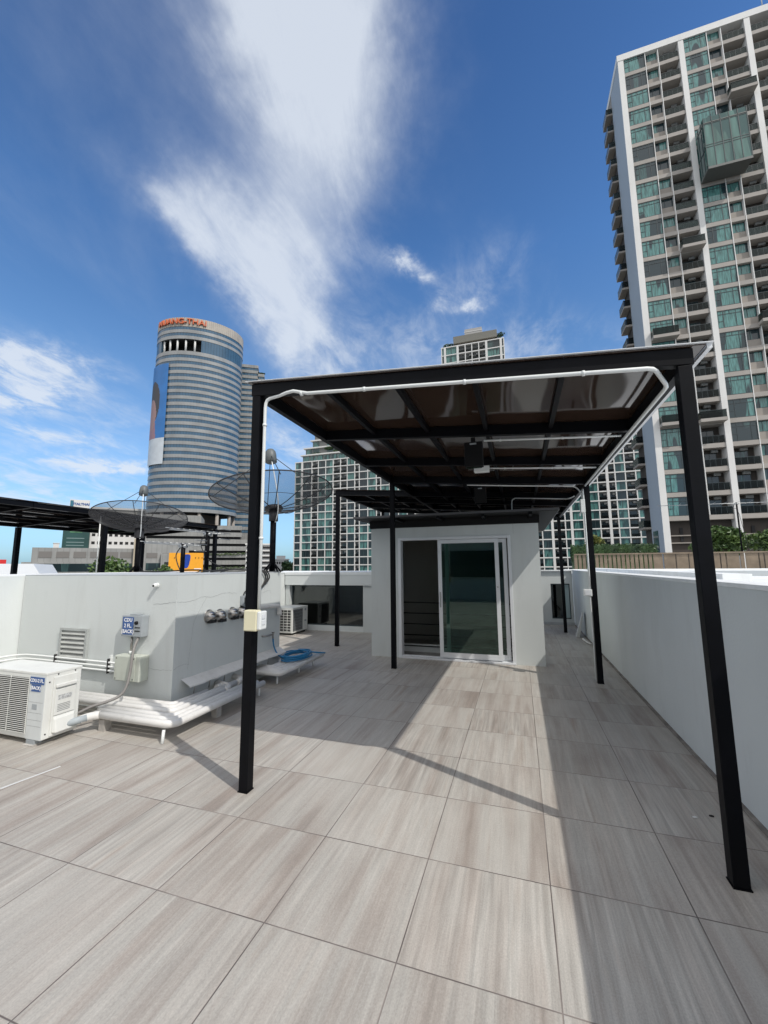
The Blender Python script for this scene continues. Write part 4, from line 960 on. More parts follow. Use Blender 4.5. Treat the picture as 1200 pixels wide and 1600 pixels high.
def small_window(w, h, pm):
    mb = MB(); mb.mi = 1; mb.box(0,w,.05,.09,0,h); mb.mi = 0; f = .06; d = .1
    mb.box(0,f,0,d,0,h); mb.box(w-f,w,0,d,0,h); mb.box(f,w-f,0,d,h-f,h); mb.box(f,w-f,0,d,0,f); mb.box(w*.35,w*.35+.05,.01,d-.01,f,h-f)
    return mb.mesh('window', [m_frame, pm])
smalls = [small_window(1.62,1.45,m_pane_c), small_window(1.62,1.45,m_pane_d)]
random.seed(31)
pl_big, pl_small, pl_bal, pl_bald, pl_inf, pl_fin, pl_span = [], [], [], [], [], [], []
for k in range(NF):
    z = ZB+P*k+.02
    v = random.choice((0,0,1,1,2))
    pl_big.append((v,(20.2,FY+.02,z),(1,1,1)))
    if k > 2:
        pl_big.append((random.choice((0,0,1,1,2)),(28.32,FY+.02,z),(1,1,1)))
    else: pl_bal.append((1,(28.32,FY,z),(1.07,1,1)))
    pl_small += [(random.choice((0,0,1)),(23.24,FY+.42,z+1.1),(1,1,1)), (random.choice((0,0,1)),(31.36,FY+.42,z+1.1),(1,1,1))]
    pl_bal += [(random.choice((0,1,2)),(24.96,FY,z),(.97,1,1)), (random.choice((0,1,2)),(33.14,FY,z),(1.015,1,1)), (random.choice((0,1,2)),(36.64,FY,z),(1.03,1,1))]
    pl_small.append((1,(39.6,FY+.42,z+1.1),(1,1,1))); pl_big.append((random.choice((0,1,2)),(41.28,FY+.02,z),(1,1,1)))
# infill behind windows
for (a, b) in ((20.18,23.12),(28.3,31.22),(41.22,44.2)): 
    MB().box(a+.01,b,FY+.13,FY+1.545,ZB+(0 if a != 28.3 else 3*P)+.005,81.41).obj('infill', m_tw_beige, rc)
for (a, b) in ((23.22,24.86),(31.34,33.0),(39.55,41.2)):
    MB().box(a,b,FY+.53,FY+1.545,ZB,81.41).obj('infill', m_tw_beige, rc)
    for k in range(NF): MB().box(a+.002,b-.002,FY+.36,FY+.525,ZB+P*k+.003,ZB+P*k+1.1).obj('spandrel', m_tw_beige, rc)
for x in (23.13,24.87,31.23,33.02,39.48,41.21):
    MB().box(x,x+.09,FY-.03,FY+1.545,ZB+.002 if x > 23 else ZB,81.41).obj('fin', m_tw_white, rc)
def balcony_set(v):
    w = 2.62; dx = .35 if v else .6
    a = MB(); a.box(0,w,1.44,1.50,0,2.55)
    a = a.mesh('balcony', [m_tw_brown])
    d = MB(); d.box(dx,2.0,1.38,1.435,0,2.05); d.mi = 1
    for x in (dx,1.15,1.95): d.box(x,x+.05,1.36,1.37,0,2.08)
    d.box(dx,2.0,1.355,1.365,2.05,2.10); d = d.mesh('balcony_door', [m_pane_d, m_frame])
    c = MB(); c.box(1.3-.25*v,2.1-.25*v,.95,1.3,2.12,2.5) if v != 2 else c.box(1.7,2.3,.9,1.3,0,.6); c = c.mesh('air_conditioner', [m_ac_far])
    r = MB(); r.mi = 0; r.box(0,w,.02,.07,1.0,1.05)
    for x in (0,.65,1.3,1.95,w-.04): r.box(x,x+.03,.03,.06,0,1.0)
    r.mi = 1; r.box(.04,w-.04,.04,.05,.08,.98); r = r.mesh('railing', [m_frame, m_rail_glass])
    return [a, ('balcony_door', d), ('air_conditioner', c), ('railing', r)]
bals = [balcony_set(i) for i in range(3)]
parts_repeat(rc, 'window', bigs+smalls, pl_big+[(v+3, l, s) for v, l, s in pl_small], 100)
parts_repeat(rc, 'balcony', bals, pl_bal, 100)
# projecting balconies that break the grid
def proj_balc(x0, x1, z, root, dep=1.2):
    o = MB().box(x0,x1,FY-dep,FY-.015,z-.45,z-.01).obj('projecting_balcony', m_tw_slab, root)
    MB().box(x0+.04,x1-.04,FY-dep+.05,FY-dep+.08,z-.009,z+1.0).box(x0+.04,x0+.07,FY-dep+.081,FY-.02,z-.009,z+1.0).obj('railing', m_rail_glass, o)
    MB().box(x0,x1,FY-dep,FY-dep+.05,z+1.001,z+1.05).obj('handrail', m_frame, o)
for (a, b, kk) in ((24.9,27.7,12),(32.8,35.95,19),(32.8,35.95,8),(20.2,23.4,8),(20.2,23.4,4),(24.7,27.7,4)): proj_balc(a, b, ZB+P*kk, rc, 1.1)
for kk in (8,9,10):
    pass
# podium levels at the foot
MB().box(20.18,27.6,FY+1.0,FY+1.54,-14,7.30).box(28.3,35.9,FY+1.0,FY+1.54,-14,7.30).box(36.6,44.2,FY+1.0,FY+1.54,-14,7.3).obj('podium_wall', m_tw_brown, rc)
for z in (5.25,4.25): MB().box(20.18,44.2,FY+.7,FY+.98,z,z+.16).obj('podium_ledge', m_tw_beige, rc)
for x in (21.6,23.4,25.2,26.6,29.6,31.5,33.4,37.5,40): MB().box(x,x+.35,FY+.85,FY+.995,4.5,6.4).obj('podium_slot', m_dark, rc)
MB().box(19.30,19.355,FY+2.0,FY+4.2,2.0,6.2).obj('side_window', m_pane_d, rc)
# glass pod
px0, px1, pz0, pz1, py0 = 28.35, 33.45, 56.25, 63.6, 60.4
pod = MB().box(px0,px1,py0,FY-.15,pz0,pz0+.35).obj('glass_pod', mat('pod_frame', (.10,.105,.10), .5), rc)
MB().box(px0,px1,py0,FY-.15,pz1-.12,pz1).obj('pod_roof', bpy.data.materials['pod_frame'], pod)
m_podg = pane_material('pod_glass', (.035,.09,.085), (.10,.20,.175), .45, 1.2, .04)
MB().box(px0+.05,px1-.05,py0+.05,py0+.09,pz0+.36,pz1+.8).box(px0+.05,px0+.09,py0+.1,FY-.16,pz0+.36,pz1+.8).box(px1-.09,px1-.05,py0+.1,FY-.16,pz0+.36,pz1+.8).obj('pane', m_podg, pod)
g = MB()
for k in range(6): x = px0+(px1-px0)*k/5; g.box(x-.04 if k else x,x+.04,py0+.0,py0+.045,pz0+.36,pz1+.8)
for z in (pz0+3.4,pz0+3.75,pz1-.3): g.box(px0+.05,px1-.05,py0+.01,py0+.045,z,z+.08)
for y in (py0+.9,py0+1.8): g.box(px0,px0+.045,y,y+.07,pz0+.36,pz1+.8)
g.box(px0+.002,px0+.045,py0+.1,FY-.2,pz0+3.4,pz0+3.48)
g.obj('mullion', m_frame, pod)
# side balconies
pl = []
mb = MB(); mb.box(0,.95,0,2.8,-.3,.0); mb.mi = 1; mb.box(0,.05,0,2.8,0,1.0); mb.box(0.05,.9,0,.05,0,1.0); mb.mi = 2; mb.box(-.01,.06,0,2.8,1.0,1.06)
sb = mb.mesh('side_balcony', [m_tw_beige, m_rail_glass, m_frame])
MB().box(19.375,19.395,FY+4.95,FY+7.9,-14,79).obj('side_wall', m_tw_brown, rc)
parts_repeat(rc, 'side_balcony', [sb], [(0,(18.42,FY+4.93,ZB+P*k-1.0),(1,1,1)) for k in range(NF)])
# roof rail
MB().tube([(38.5,FY+.3,82.5),(38.5,FY+.3,84.2),(39.2,FY+.3,85.0),(42,FY+.3,85.2)], .07, 6).obj('roof_rail', m_antenna, rc)

# ------------------------------------------------------------------ distant condominium slabs
m_far_white = mat('far_white_concrete', (.64,.63,.61), .85, var=.04, vscale=.1)
m_far_grey = mat('far_grey_concrete', (.20,.20,.19), .85, var=.1, vscale=.1)
def cellmesh(kind, w, h):
    mb = MB()
    if kind in (0, 1):
        mb.mi = 1; mb.box(0,w,.12,.2,0,h); mb.mi = 0
        for x in (0,w*.5-.04,w-.08): mb.box(x,x+.08,.06,.2,0,h)
        mb.box(0,w,.05,.2,h*.80,h*.80+.07)
        return mb.mesh('window', [m_frame, m_pane_g if kind == 0 else m_pane_gd])
    mb.mi = 0; mb.box(0,w,1.1,1.2,0,h); mb.mi = 1; mb.box(w*.2,w*.9,1.0,1.09,0,h*.8); mb.mi = 2; mb.box(0,w,.05,.10,.0,1.0)
    mb.mi = 3; mb.box(w*.55,w*.9,.5,.9,h*.62,h*.9) if kind == 2 else mb.box(w*.1,w*.4,.4,.8,.0,.75)
    return mb.mesh('balcony', [m_far_grey, m_pane_gd, m_rail_glass, m_ac_far])
def far_tower(label, x0, x1, zt, cols, Y=148.3, pitch=3.1, z0=-13.6, pil=(), depth=20, kinds='W', seedv=1, name='condominium_tower'):
    t = thing(name, label, 'building', (0,0,0)); random.seed(seedv)
    MB().box(x0,x1,Y+1.3,Y+depth,-14,zt).obj('wall', m_far_grey, t)
    n = int((zt-z0)/pitch)
    for k in range(n+1):
        z = zt-.3-k*pitch
        if z < -13: break
        MB().box(x0-.25,x1+.25,Y-.12,Y+1.29,z,z+.38).obj('slab', m_far_white, t)
    xx = [x0]
    for c in cols: xx.append(xx[-1]+c[0])
    for i, x in enumerate(xx):
        wd = .8 if i in pil else .32
        MB().box(x-wd/2,x+wd/2,Y-.18 if i in pil else Y-.08,Y+1.28,-13.9,zt-.32).obj('fin', m_far_white, t)
    pw_, pb_ = [], []
    W0 = 3.0; ms = [cellmesh(0,W0,pitch-.4), cellmesh(1,W0,pitch-.4)]; bs = [cellmesh(2,W0,pitch-.4), cellmesh(3,W0,pitch-.4)]
    for i, c in enumerate(cols):
        for k in range(1, n+1):
            z = zt-.3-k*pitch+.39
            if z < -12: continue
            loc = (xx[i]+.1, Y, z); sc = ((c[0]-.2)/W0,1,1)
            if c[1] == 'W': pw_.append((random.choice((0,0,0,1)), loc, sc))
            elif c[1] == 'M': pw_.append((random.choice((0,1,1)), loc, sc))
            else: pb_.append((random.choice((0,1)), loc, sc))
    parts_repeat(t, 'window', ms, pw_); 
    if pb_: parts_repeat(t, 'balcony', bs, pb_)
    return t
colsA = [(3.2,'W'),(4.6,'M'),(3.0,'B'),(3.4,'W'),(3.4,'W'),(3.3,'B'),(3.0,'B'),(3.3,'M'),(2.0,'B'),(3.6,'M'),(3.6,'W'),(1.9,'B'),(3.6,'M'),(3.5,'W'),(3.5,'W'),(3.0,'B')]
A = far_tower('pale slab condominium with stepped roof terraces behind the large dish', -88.2, -36, 45.6, colsA, pil=(1,), seedv=2)
# stepped top of A
def tier(x0, x1, y0, z0, z1, par):
    MB().box(x0,x1,y0,y0+12,z0,z1).obj('upper_storey', m_far_grey, par)
    MB().box(x0-.8,x1,y0-.8,y0+12.5,z1,z1+.5).obj('slab', m_far_white, par)
    n = int((x1-x0)/3.3)
    for k in range(n): 
        if random.random() < .8: MB().box(x0+.3+k*3.3,x0+3.2+k*3.3,y0-.06,y0-.005,z0+.5,z1-.3).obj('window', m_pane_g, par)
tier(-86,-36,150.5,45.9,48.6,A); tier(-85.2,-36,151.5,49.2,51.9,A); tier(-82.4,-36,152.5,52.5,55.4,A); tier(-82,-36,153.5,56.0,59.2,A)
tier(-60,-37,154,60,76,A)
MB().box(-52,-43,154,160,76.6,82.3).obj('penthouse', mat('grey_louvres', (.30,.30,.29), .7), A)
m_planter = m_leafd
mb = MB()
for c in ((-74,151,51.4),(-70,151,49.8),(-80,151.5,49.5)): leaves(mb, ball(c, (2.2,1,.7)), 250, .35)
mb.obj('planting', m_leafd, A)
# B centre tower
colsB = [(1.3,'M'),(4.9,'W'),(2.9,'B'),(2.5,'B'),(2.6,'B'),(2.8,'B'),(5.3,'W'),(1.1,'M')]
B = far_tower('pale condominium tower rising behind the pergola roof with stepped penthouse', -24.4, -1.1, 86.0, colsB, pitch=3.3, pil=(1,2,6,7), seedv=4)
MB().box(-19.2,-4.0,150,158,86.3,87.4).obj('penthouse', m_tw_brown, B)
MB().hexa([(-19.8,149,87.41),(-3.4,149,87.41),(-3.4,159,87.41),(-19.8,159,87.41),(-19.8,148.6,90.0),(-3.4,148.6,90.0),(-3.4,160,90.0),(-19.8,160,90.0)]).obj('roof_canopy', mat('olive_metal', (.22,.21,.18), .6), B)
MB().box(-15.6,-9.0,151,156,90.01,93.6).obj('plant_room', mat('grey_louvre_panel', (.36,.35,.34), .7), B)
MB().box(-15.8,-8.8,150.9,151,92.3,92.5).obj('ledge', m_far_white, B)
mb = MB(); random.seed(8)
for c in ((-22.5,149.5,87.2),(-20.6,150,87.3),(-3.0,150,87.6),(-2.0,149.6,88.2)): leaves(mb, ball(c, (1.5,.8,.9)), 220, .3)
mb.obj('planting', m_leafd, B)
# C right slab
colsC = [(2.7,'M'),(2.8,'W'),(2.9,'B'),(3.3,'W'),(2.0,'B'),(2.1,'B'),(2.0,'M'),(3.7,'W'),(2.0,'B'),(3.0,'W'),(3.0,'B'),(2.4,'B'),(3.0,'W'),(3.0,'B'),(3.0,'W'),(3.0,'B')]
Cc = far_tower('white gridded condominium slab between the stair house and the right tower', .2, 44.1, 66.0, colsC, pil=(4,7,9,11), pitch=3.1, seedv=6)

# ------------------------------------------------------------------ cylindrical office tower
def panel_mat(name, col, n, rough=.6, joint=.72, radial=True, scale=1.0):
    m = bpy.data.materials.new(name); m.use_nodes = True; t = m.node_tree; b = t.nodes['Principled BSDF']; nn = t.nodes.new; ln = t.links.new
    c = nn('ShaderNodeTexCoord')
    if radial:
        gr = nn('ShaderNodeTexGradient'); gr.gradient_type = 'RADIAL'; ln(c.outputs['Object'], gr.inputs[0]); s = gr.outputs['Fac']
    else:
        sp = nn('ShaderNodeSeparateXYZ'); ln(c.outputs['Object'], sp.inputs[0]); ad = nn('ShaderNodeMath'); ad.operation = 'ADD'; ln(sp.outputs[0], ad.inputs[0]); ln(sp.outputs[1], ad.inputs[1]); s = ad.outputs[0]
    mu = nn('ShaderNodeMath'); mu.operation = 'MULTIPLY'; mu.inputs[1].default_value = n; ln(s, mu.inputs[0])
    fr = nn('ShaderNodeMath'); fr.operation = 'FRACT'; ln(mu.outputs[0], fr.inputs[0])
    gt = nn('ShaderNodeMath'); gt.operation = 'LESS_THAN'; gt.inputs[1].default_value = .16; ln(fr.outputs[0], gt.inputs[0])
    no = nn('ShaderNodeTexNoise'); no.inputs['Scale'].default_value = .25; ln(c.outputs['Object'], no.inputs[0])
    mr = nn('ShaderNodeMapRange'); mr.inputs[1].default_value = .3; mr.inputs[2].default_value = .7; mr.inputs[3].default_value = .85; mr.inputs[4].default_value = 1.12; ln(no.outputs[0], mr.inputs[0])
    mx = nn('ShaderNodeMixRGB'); ln(gt.outputs[0], mx.inputs[0]); mx.inputs[1].default_value = (*col,1); mx.inputs[2].default_value = (*[q*joint for q in col],1)
    m2 = nn('ShaderNodeMixRGB'); m2.blend_type = 'MULTIPLY'; m2.inputs[0].default_value = 1; ln(mx.outputs[0], m2.inputs[1]); ln(mr.outputs[0], m2.inputs[2])
    ln(m2.outputs[0], b.inputs['Base Color']); b.inputs['Roughness'].default_value = rough; return m
m_band = panel_mat('beige_spandrel_panels', (.26,.265,.265), 150, .34, .66)
m_bglass = panel_mat('blue_ribbon_glass', (.045,.10,.16), 75, .2, .6)
m_bandf = panel_mat('beige_flat_panels', (.26,.26,.25), .7, .6, .85, radial=False)
m_bglassf = panel_mat('blue_flat_glass', (.05,.11,.17), .6, .15, .6, radial=False)
AZC = -43.45; DC = 220.0
cyc = Vector((CAM.x+DC*math.sin(R(AZC)), CAM.y+DC*math.cos(R(AZC)), 0))
EA, EB = 20.3, 15.0; EROT = R(AZC)*-1 - R(6)       # tangential / radial semi-axes
ct = thing('office_tower', 'round office tower with beige and blue ribbon bands and orange rooftop letters', 'building', cyc)
def ell(a, z, inset=0.0):
    x, y = (EA-inset)*math.cos(a), (EB-inset)*math.sin(a)
    c, s = math.cos(EROT), math.sin(EROT)
    return Vector((x*c-y*s, x*s+y*c, z))
def ering(z0, z1, i0, i1, a0=0.0, a1=2*math.pi, n=180, thick=1.2):
    mb = MB(); full = abs(a1-a0-2*math.pi) < 1e-6; N_ = n if full else max(4, int(n*(a1-a0)/6.283)); 
    m = N_ if full else N_+1; R4 = [[], [], [], []]
    for k in range(m):
        a = a0+(a1-a0)*k/N_
        R4[0].append(mb.bm.verts.new(ell(a,z0,i0))); R4[1].append(mb.bm.verts.new(ell(a,z1,i1)))
        R4[2].append(mb.bm.verts.new(ell(a,z1,i1+thick))); R4[3].append(mb.bm.verts.new(ell(a,z0,i0+thick)))
    for k in range(N_):
        j = (k+1)%m
        for q in range(4):
            f = mb._f([R4[q][k], R4[q][j], R4[(q+1)%4][j], R4[(q+1)%4][k]])
            pass
    if not full:
        mb._f([R4[q][0] for q in range(4)]); mb._f([R4[q][-1] for q in range(4)][::-1])
    return mb
HP = 3.16; ZT_ = 121.5
# angle (in ellipse parameter) facing the camera is -90 deg in its local frame
def a_of_az(az):
    best = None
    for k in range(720):
        a = 2*math.pi*k/720; p = ell(a, 0)+cyc-CAM
        if ell(a,0).dot(Vector((CAM.x,CAM.y,0))-cyc) < -60: continue
        e = abs(math.degrees(math.atan2(p.x,p.y))-az)
        if best is None or e < best[0]: best = (e, a)
    return best[1]
ering(ZT_-4.6, ZT_, 0, 0).obj('crown_band', panel_mat('ribbed_crown', (.36,.325,.28), 110, .6, .6), ct)
MB().box(-9,9,-9,9,ZT_-3,ZT_-2).obj('roof', m_far_grey, ct)
aL = a_of_az(-48.2); aR = a_of_az(-43.5)
lo, hi = min(aL,aR), max(aL,aR)
if hi-lo > math.pi: lo, hi = hi, lo+2*math.pi
if lo > hi-0.01: lo, hi = hi, lo
nfl = 36; zk = ZT_-4.6; HG = 1.55
for k in range(nfl):
    zg0 = zk-HG; zs0 = zk-HP
    if zg0 < 26: break
    if k == 2:
        # open loggia on the left part
        zg0 -= 2.6; ering(zg0-2.0, zk, .14, .14, hi, lo+2*math.pi).obj('window_band', m_bglass, ct)
        MB().box(-11,11,-9,9,zg0-1.99,zk-.01).obj('loggia', m_dark, ct); ering(zk-.35, zk-.01, .5, .5, thick=8).obj('loggia_ceiling', m_dark, ct)
        ering(zg0-3.9, zg0-2.01, 0, 0).obj('spandrel_band', m_band, ct)
        for q in range(5):
            a = lo+(hi-lo)*(q+.3)/5; p = ell(a, 0, 1.0); MB().lathe([(.45,zg0-2.0),(.45,zk)], (p.x,p.y,0), 10).obj('loggia_column', m_far_white, ct)
        zk = zg0-3.9; continue
    ering(zg0, zk, .14, .14).obj('window_band', m_bglass, ct)
    ering(zs0, zg0-.01, 0, 0).obj('spandrel_band', m_band, ct)
    zk = zs0
zbot = zk
MB().box(-8,8,-8,8,-14,zbot).obj('core', m_tw_brown, ct)
for q in range(14):
    a = 2*math.pi*q/14; p = ell(a, 0, 1.5); MB().lathe([(.8,10),(.8,zbot)], (p.x,p.y,0), 10).obj('column', m_tw_beige, ct)
# roof letters
m_orange = mat('orange_letters', (.55,.12,.04), .5)
a0 = a_of_az(-47.9); a1 = a_of_az(-43.95)
def bend(me, acen, z, sgn, extra=.4):
    # walk the ellipse by arc length from acen
    for v in me.vertices:
        s = v.co.x*sgn; a = acen; st = s/40
        for _ in range(40):
            da = st/math.hypot(EA*math.sin(a), EB*math.cos(a)); a += da
        p = ell(a, z+v.co.y, -extra-v.co.z); v.co = p
am = (a0+a1)/2 if abs(a0-a1) < math.pi else (a0+a1+2*math.pi)/2
sg = 1 if ((a1-a0+math.pi)%(2*math.pi)-math.pi) > 0 else -1
me = text_mesh('MUANG-THAI', 3.9, .3, m_orange, .03, 'lettering')
bmx = bmesh.new(); bmx.from_mesh(me); bmesh.ops.triangulate(bmx, faces=bmx.faces); bmesh.ops.subdivide_edges(bmx, edges=[e for e in bmx.edges if e.calc_length() > 2], cuts=2); bmx.to_mesh(me); bmx.free()
bend(me, am, ZT_-2.3, sg); mkobj('lettering', me, ct)
# banner
mb = MB(); ab0 = a_of_az(-48.6); ab1 = a_of_az(-47.1)
dab = ((ab1-ab0+math.pi)%(2*math.pi)-math.pi)
ab0 -= dab*.5; dab *= 1.5
nu, nv = 44, 90; zb0, zb1 = 49.0, 98.0
G = [[mb.bm.verts.new(ell(ab0+dab*i/nu, zb0+(zb1-zb0)*j/nv, -.5)) for i in range(nu+1)] for j in range(nv+1)]
for j in range(nv):
    for i in range(nu):
        u = (i+.5)/nu; v = (j+.5)/nv
        hx, hz = (u-.42)/.34, (v-.62)/.22; fx, fz = (u-.36)/.27, (v-.50)/.16
        k = 0
        if v < .26: k = 3
        elif fx*fx+fz*fz < 1: k = 2
        elif hx*hx+hz*hz < 1: k = 1
        elif v < .42 and abs(u-.30) < .30+(.42-v)*.4: k = 4
        mb.mi = k; f = mb._f([G[j][i],G[j][i+1],G[j+1][i+1],G[j+1][i]])
        if f: f.smooth = True
o = mb.obj('banner', [mat('banner_blue', (.02,.15,.42), .5, var=.15, vscale=.2), mat('banner_hair', (.05,.045,.05), .6), mat('banner_skin', (.33,.20,.19), .6), mat('banner_white', (.50,.54,.58), .5, var=.1, vscale=.3), mat('banner_cloth', (.30,.17,.20), .6)], ct)
me = text_mesh('Tower', 5.0, .05, mat('banner_print', (.12,.17,.22), .6), .1, 'lettering')
bpy.data.meshes.remove(me)
# rear wing of the tower
wg = thing('office_wing', 'lower rectangular office wing with planted roof step right of the round tower', 'building', (CAM.x+229*math.sin(R(-36.9)), CAM.y+229*math.cos(R(-36.9)), 0), R(32))
def wing(x0, x1, zt, y0=0):
    k = 0; z = zt
    MB().box(x0+.4,x1-.4,y0+.4,y0+20,-14,zt-.1).obj('wall', m_bandf, wg)
    while z > 20:
        MB().box(x0,x1,y0,y0+20,z-1.65,z).obj('spandrel_band', m_bandf, wg)
        MB().box(x0+.25,x1-.25,y0+.25,y0+19.7,z-HP+.01,z-1.66).obj('window_band', m_bglassf, wg); z -= HP
wing(-8,3.4,114.5,.5); wing(3.45,6.8,109.5,.0)
mb = MB(); 
for k in range(8): leaves(mb, ball((3.8+k*.42,.6,110.0), (.6,.6,.5)), 60, .28)
mb.obj('planting', m_leafd, wg)

# parking podium in front of the tower
pd_ = thing('parking_podium', 'beige open parking decks below the round tower', 'car park', (CAM.x+190*math.sin(R(-41.5)), CAM.y+190*math.cos(R(-41.5)), 0), R(38))
def decks(root, x0, x1, zt, n, gap=1.15, ph=3.0, y0=0):
    for k in range(n):
        z = zt-k*ph; MB().box(x0,x1,y0,y0+25,z-ph+gap,z).obj('deck', m_bandf, root)
        MB().box(x0+.6,x1-.6,y0+1.2,y0+24,z-ph,z-ph+gap-.01).obj('deck_opening', m_dark, root)
decks(pd_, -24, 13.5, 19.5, 2); decks(pd_, -24, 16.0, 13.5, 8)
mb = MB(); random.seed(14)
for zz_ in (7.4,1.5):
    for k in range(22): leaves(mb, ball((-4+k*.9,-.4,zz_-random.uniform(0,.5)), (.7,.4,.5)), 30, .25)
mb.obj('planting', m_leaf, pd_)
MB().box(-24,-3,0.2,20,19.52,23.5).obj('upper_block', m_bandf, pd_)
# low mall block on the left
lm = thing('mall_building', 'low beige panelled building with a green glass strip at left', 'building', (CAM.x+150*math.sin(R(-54)), CAM.y+150*math.cos(R(-54)), 0), R(48))
MB().box(-15,11.5,0,20,-14,3.4).box(-13,11.5,.3,20,3.4,7.5).obj('wall', m_bandf, lm)
MB().box(11.5,13.5,-1.5,20,-14,10.5).obj('pier', mat('ochre_render', (.42,.36,.27), .8, var=.1, vscale=.2), lm)
MB().box(13.5,27,-.5,20,-14,9.5).obj('wall', m_bandf, lm)
MB().box(19,29,-2.2,-.52,-14,6.0).obj('annex', m_bandf, lm)
for x in (-11.5,-7.5,-3.5,.5,4.5,8): MB().box(x,x+3,.2,.295,4.6,6.4).obj('window', mat('recess_grey', (.16,.15,.14), .7) if x < -11 else bpy.data.materials['recess_grey'], lm)
for x in (15,19.4,23.4): MB().box(x,x+3,-.6,-.52,4.6,6.2).obj('window', bpy.data.materials['recess_grey'], lm)
MB().box(-14.5,11.3,-.08,-.005,.6,2.9).obj('glass_strip', m_pane_gd, lm); MB().box(-14.5,11.3,-.08,-.005,-3.4,-.7).obj('glass_strip', m_pane_gd, lm); MB().box(15,23,-.6,-.52,.8,3).obj('glass_strip', m_pane_gd, lm)
for x in (20,24): MB().box(x,x+2.4,-2.28,-2.21,2.4,3.3).obj('opening', m_dark, lm)
# white office building with sign
wbz = thing('office_building', 'white office block with a dark green hoarding and roof sign at left', 'building', (CAM.x+230*math.sin(R(-52.2)), CAM.y+230*math.cos(R(-52.2)), 0), R(45))
MB().box(-12,16,0,25,-14,27.0).obj('wall', m_far_white, wbz)
MB().box(-7,16,1,24,27,29.0).obj('upper_storey', m_far_grey, wbz); MB().box(-8,17,.5,24,29.0,29.9).obj('roof', m_far_white, wbz)
ws_ = []
mbw = MB().box(0,1.3,0,.1,0,1.3).mesh('window', m_dark)
parts_repeat(wbz, 'window', [mbw], [(0,(-6.5+i*2.2,-.06,z),(1,1,1)) for z in (23.5,20,16.2,12.5,8.8) for i in range(10)])
sgn = MB().box(-15.6,-8.2,-1,-.4,28.6,32.6).obj('sign_board', m_far_white, wbz)
text('ITALTHAI', 1.45, (-11.3,-1.1,30.6), (R(90),0,0), m_blue_label, sgn, .03, .06)
MB().box(-15.4,-14.2,-1.12,-1.02,29.0,32.2).obj('logo', mat('sign_teal', (.03,.14,.20), .5), sgn)
hd = MB().box(-17,-7.2,-1.5,-.2,7.5,22.5).obj('hoarding', mat('dark_green_hoarding', (.015,.06,.055), .5, var=.3, vscale=.15), wbz)
MB().box(-14.5,-10,-1.56,-1.51,17.5,21.5).obj('printed_patch', mat('hoarding_green', (.06,.16,.08), .5, var=.6, vscale=.4), hd)
for z in (10.2,11.6,13.0,14.8): MB().box(-15.5,-9,-1.56,-1.51,z,z+.35).obj('printed_line', mat('hoarding_line', (.18,.25,.25), .5), hd)
# small distant blocks
def farblock(label, az, D_, w, z, m, wins=0, rz=None, dep=12, name='distant_building'):
    t = thing(name, label, 'building', (CAM.x+D_*math.sin(R(az)), CAM.y+D_*math.cos(R(az)), 0), R(-az) if rz is None else R(rz))
    MB().box(-w/2,w/2,0,dep,-14,z).obj('wall', m, t); MB().box(-w/2-.3,w/2+.3,-.3,dep,z,z+.5).obj('roof', m, t)
    return t
for az, D_, w, z, lab in ((-56.9,420,3.6,21.5,'thin grey block on the skyline left of the hoarding'),(-56.1,430,4.4,20,'pale tower block on the skyline beside the hoarding'),(-55.4,400,3.2,26,'slim pale block touching the green hoarding')):
    farblock(lab, az, D_, w, z, m_far_white if w > 3.5 else m_far_grey)
t = farblock('white parking building with dark slots behind the front left post', -35.0, 150, 9.5, 9.2, m_far_white)
for k in range(8): MB().box(-4.6,4.6,-.4,-.31,8.0-k*1.75,8.7-k*1.75).obj('parking_slot', m_dark, t)
t = farblock('small white building with roof huts right of the dish pole', -32.4, 210, 8.5, 4.9, m_far_white)
MB().box(-1.8,2.6,1,6,5.41,7.0).obj('roof_hut', m_far_white, t)
for k in range(7): MB().box(-3.9+k*1.15,-3.2+k*1.15,-.1,-.02,2.9,4.0).obj('window', m_dark, t)
tree('tree', 'round distant tree right of the small white building', 'tree', (-105,170,-14), 4.2, (5.0,6), 3500, .6, m_leafd, 'distant trees', .4)
tree('tree', 'green tree crown left of the first dish pole', 'tree', (-33,25,-14), 2.15, (2.3,3.0), 4500, .22, m_leaf, 'trees before the podium', .2)
tree('tree', 'green tree crown right of the first dish pole', 'tree', (-30.5,27.5,-14), 1.75, (1.8,2.6), 3500, .2, m_leaf, 'trees before the podium', .2)
tree('tree', 'low green tree crown seen just over the housing roof', 'tree', (-36.5,27.5,-14), 1.75, (2.2,2.6), 3500, .22, m_leaf, 'trees before the podium', .2)
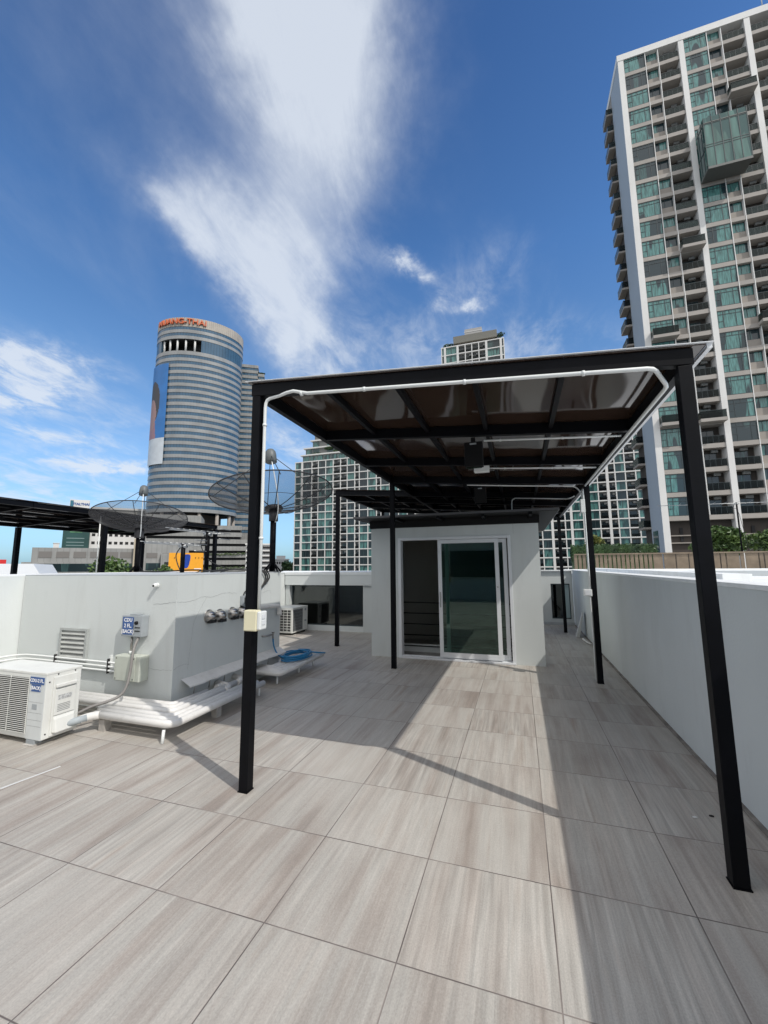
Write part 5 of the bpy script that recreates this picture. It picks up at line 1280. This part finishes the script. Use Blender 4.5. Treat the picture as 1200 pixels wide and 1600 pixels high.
# yellow billboard
bbz = thing('billboard', 'yellow billboard with a dark blue rounded shape behind the antennas', 'billboard', (CAM.x+60*math.sin(R(-43.9)), CAM.y+60*math.cos(R(-43.9)), 0), R(40))
MB().box(-2.05,2.05,0,.15,.2,3.45).obj('panel', mat('billboard_yellow', (.82,.36,.02), .5, var=.04), bbz)
mb = MB(); pts = []
for k in range(32):
    a = 2*math.pi*k/32; x = .52*math.copysign(abs(math.cos(a))**.55, math.cos(a)); z = 1.12*math.copysign(abs(math.sin(a))**.6, math.sin(a)); pts.append((x*.85+.12*z, -.012, z*.82+2.35))
mb.poly(pts, (0,.010,0)); mb.obj('printed_shape', mat('billboard_blue', (.01,.05,.32), .4, var=.3, vscale=2), bbz)
MB().box(1.0,1.85,-.008,-.002,1.32,1.42).obj('printed_line', m_white_ink, bbz)
for x in (-1.4,1.1,1.5,1.9): MB().box(x-.03,x+.03,-.05,0,2.7,2.9).obj('clip', m_dark, bbz)
for x in (-1.6,1.6): MB().box(x-.1,x+.1,.16,.3,-14,3.3).obj('post', m_greybox, bbz)
# white roof at far left
t = thing('low_roof', 'bright white metal roof at the far left over the wall', 'roof', (-24.5,9.0,0), R(50))
MB().hexa([(-9,0,-.5),(5.2,0,-.5),(5.2,6,-.5),(-9,6,-.5),(-9,0,1.78),(3.9,0,1.78),(3.9,6,1.78),(-9,6,1.78)]).obj('roof_sheet', mat('white_metal_roof', (.78,.8,.82), .4), t)
MB().box(-9,5.0,.3,5.8,-14,-.5).obj('wall', m_bldg, t)
t = thing('red_sign', 'small red sign above the white roof at the left edge', 'sign', (CAM.x+70*math.sin(R(-62.5)), CAM.y+70*math.cos(R(-62.5)), 0), R(60))
MB().box(-2,2.1,0,.3,1.0,2.7).obj('panel', mat('sign_red', (.6,.02,.02), .5), t); MB().box(-.1,.1,.31,.5,-14,2).obj('post', m_greybox, t)

# ------------------------------------------------------------------ behind the camera (seen only in reflections)
t = thing('rear_terrace_house', 'grey house wall behind the viewer mirrored in the door glass', 'building')
MB().box(-5,1.8,-7.4,-7.1,0,2.9).obj('wall', m_plaster, t)
MB().box(-3.6,.2,-7.09,-7.0,1.0,2.2).obj('window', m_pane_d, t)
MB().hexa([(-5.6,-12,2.9),(2.4,-12,2.9),(2.4,-6.7,2.9),(-5.6,-6.7,2.9),(-3,-10,4.6),(0,-10,4.6),(0,-9,4.6),(-3,-9,4.6)]).obj('roof', m_tw_beige, t)
t = thing('office_block', 'plain gridded office block behind the viewer', 'building')
MB().box(-30,10,-70,-55,-14,32).obj('wall', m_tw_beige, t)
for k in range(9): MB().box(-29,9,-54.98,-54.9,z := -8+k*4.2,z+2.2).obj('window', m_pane_gd, t)
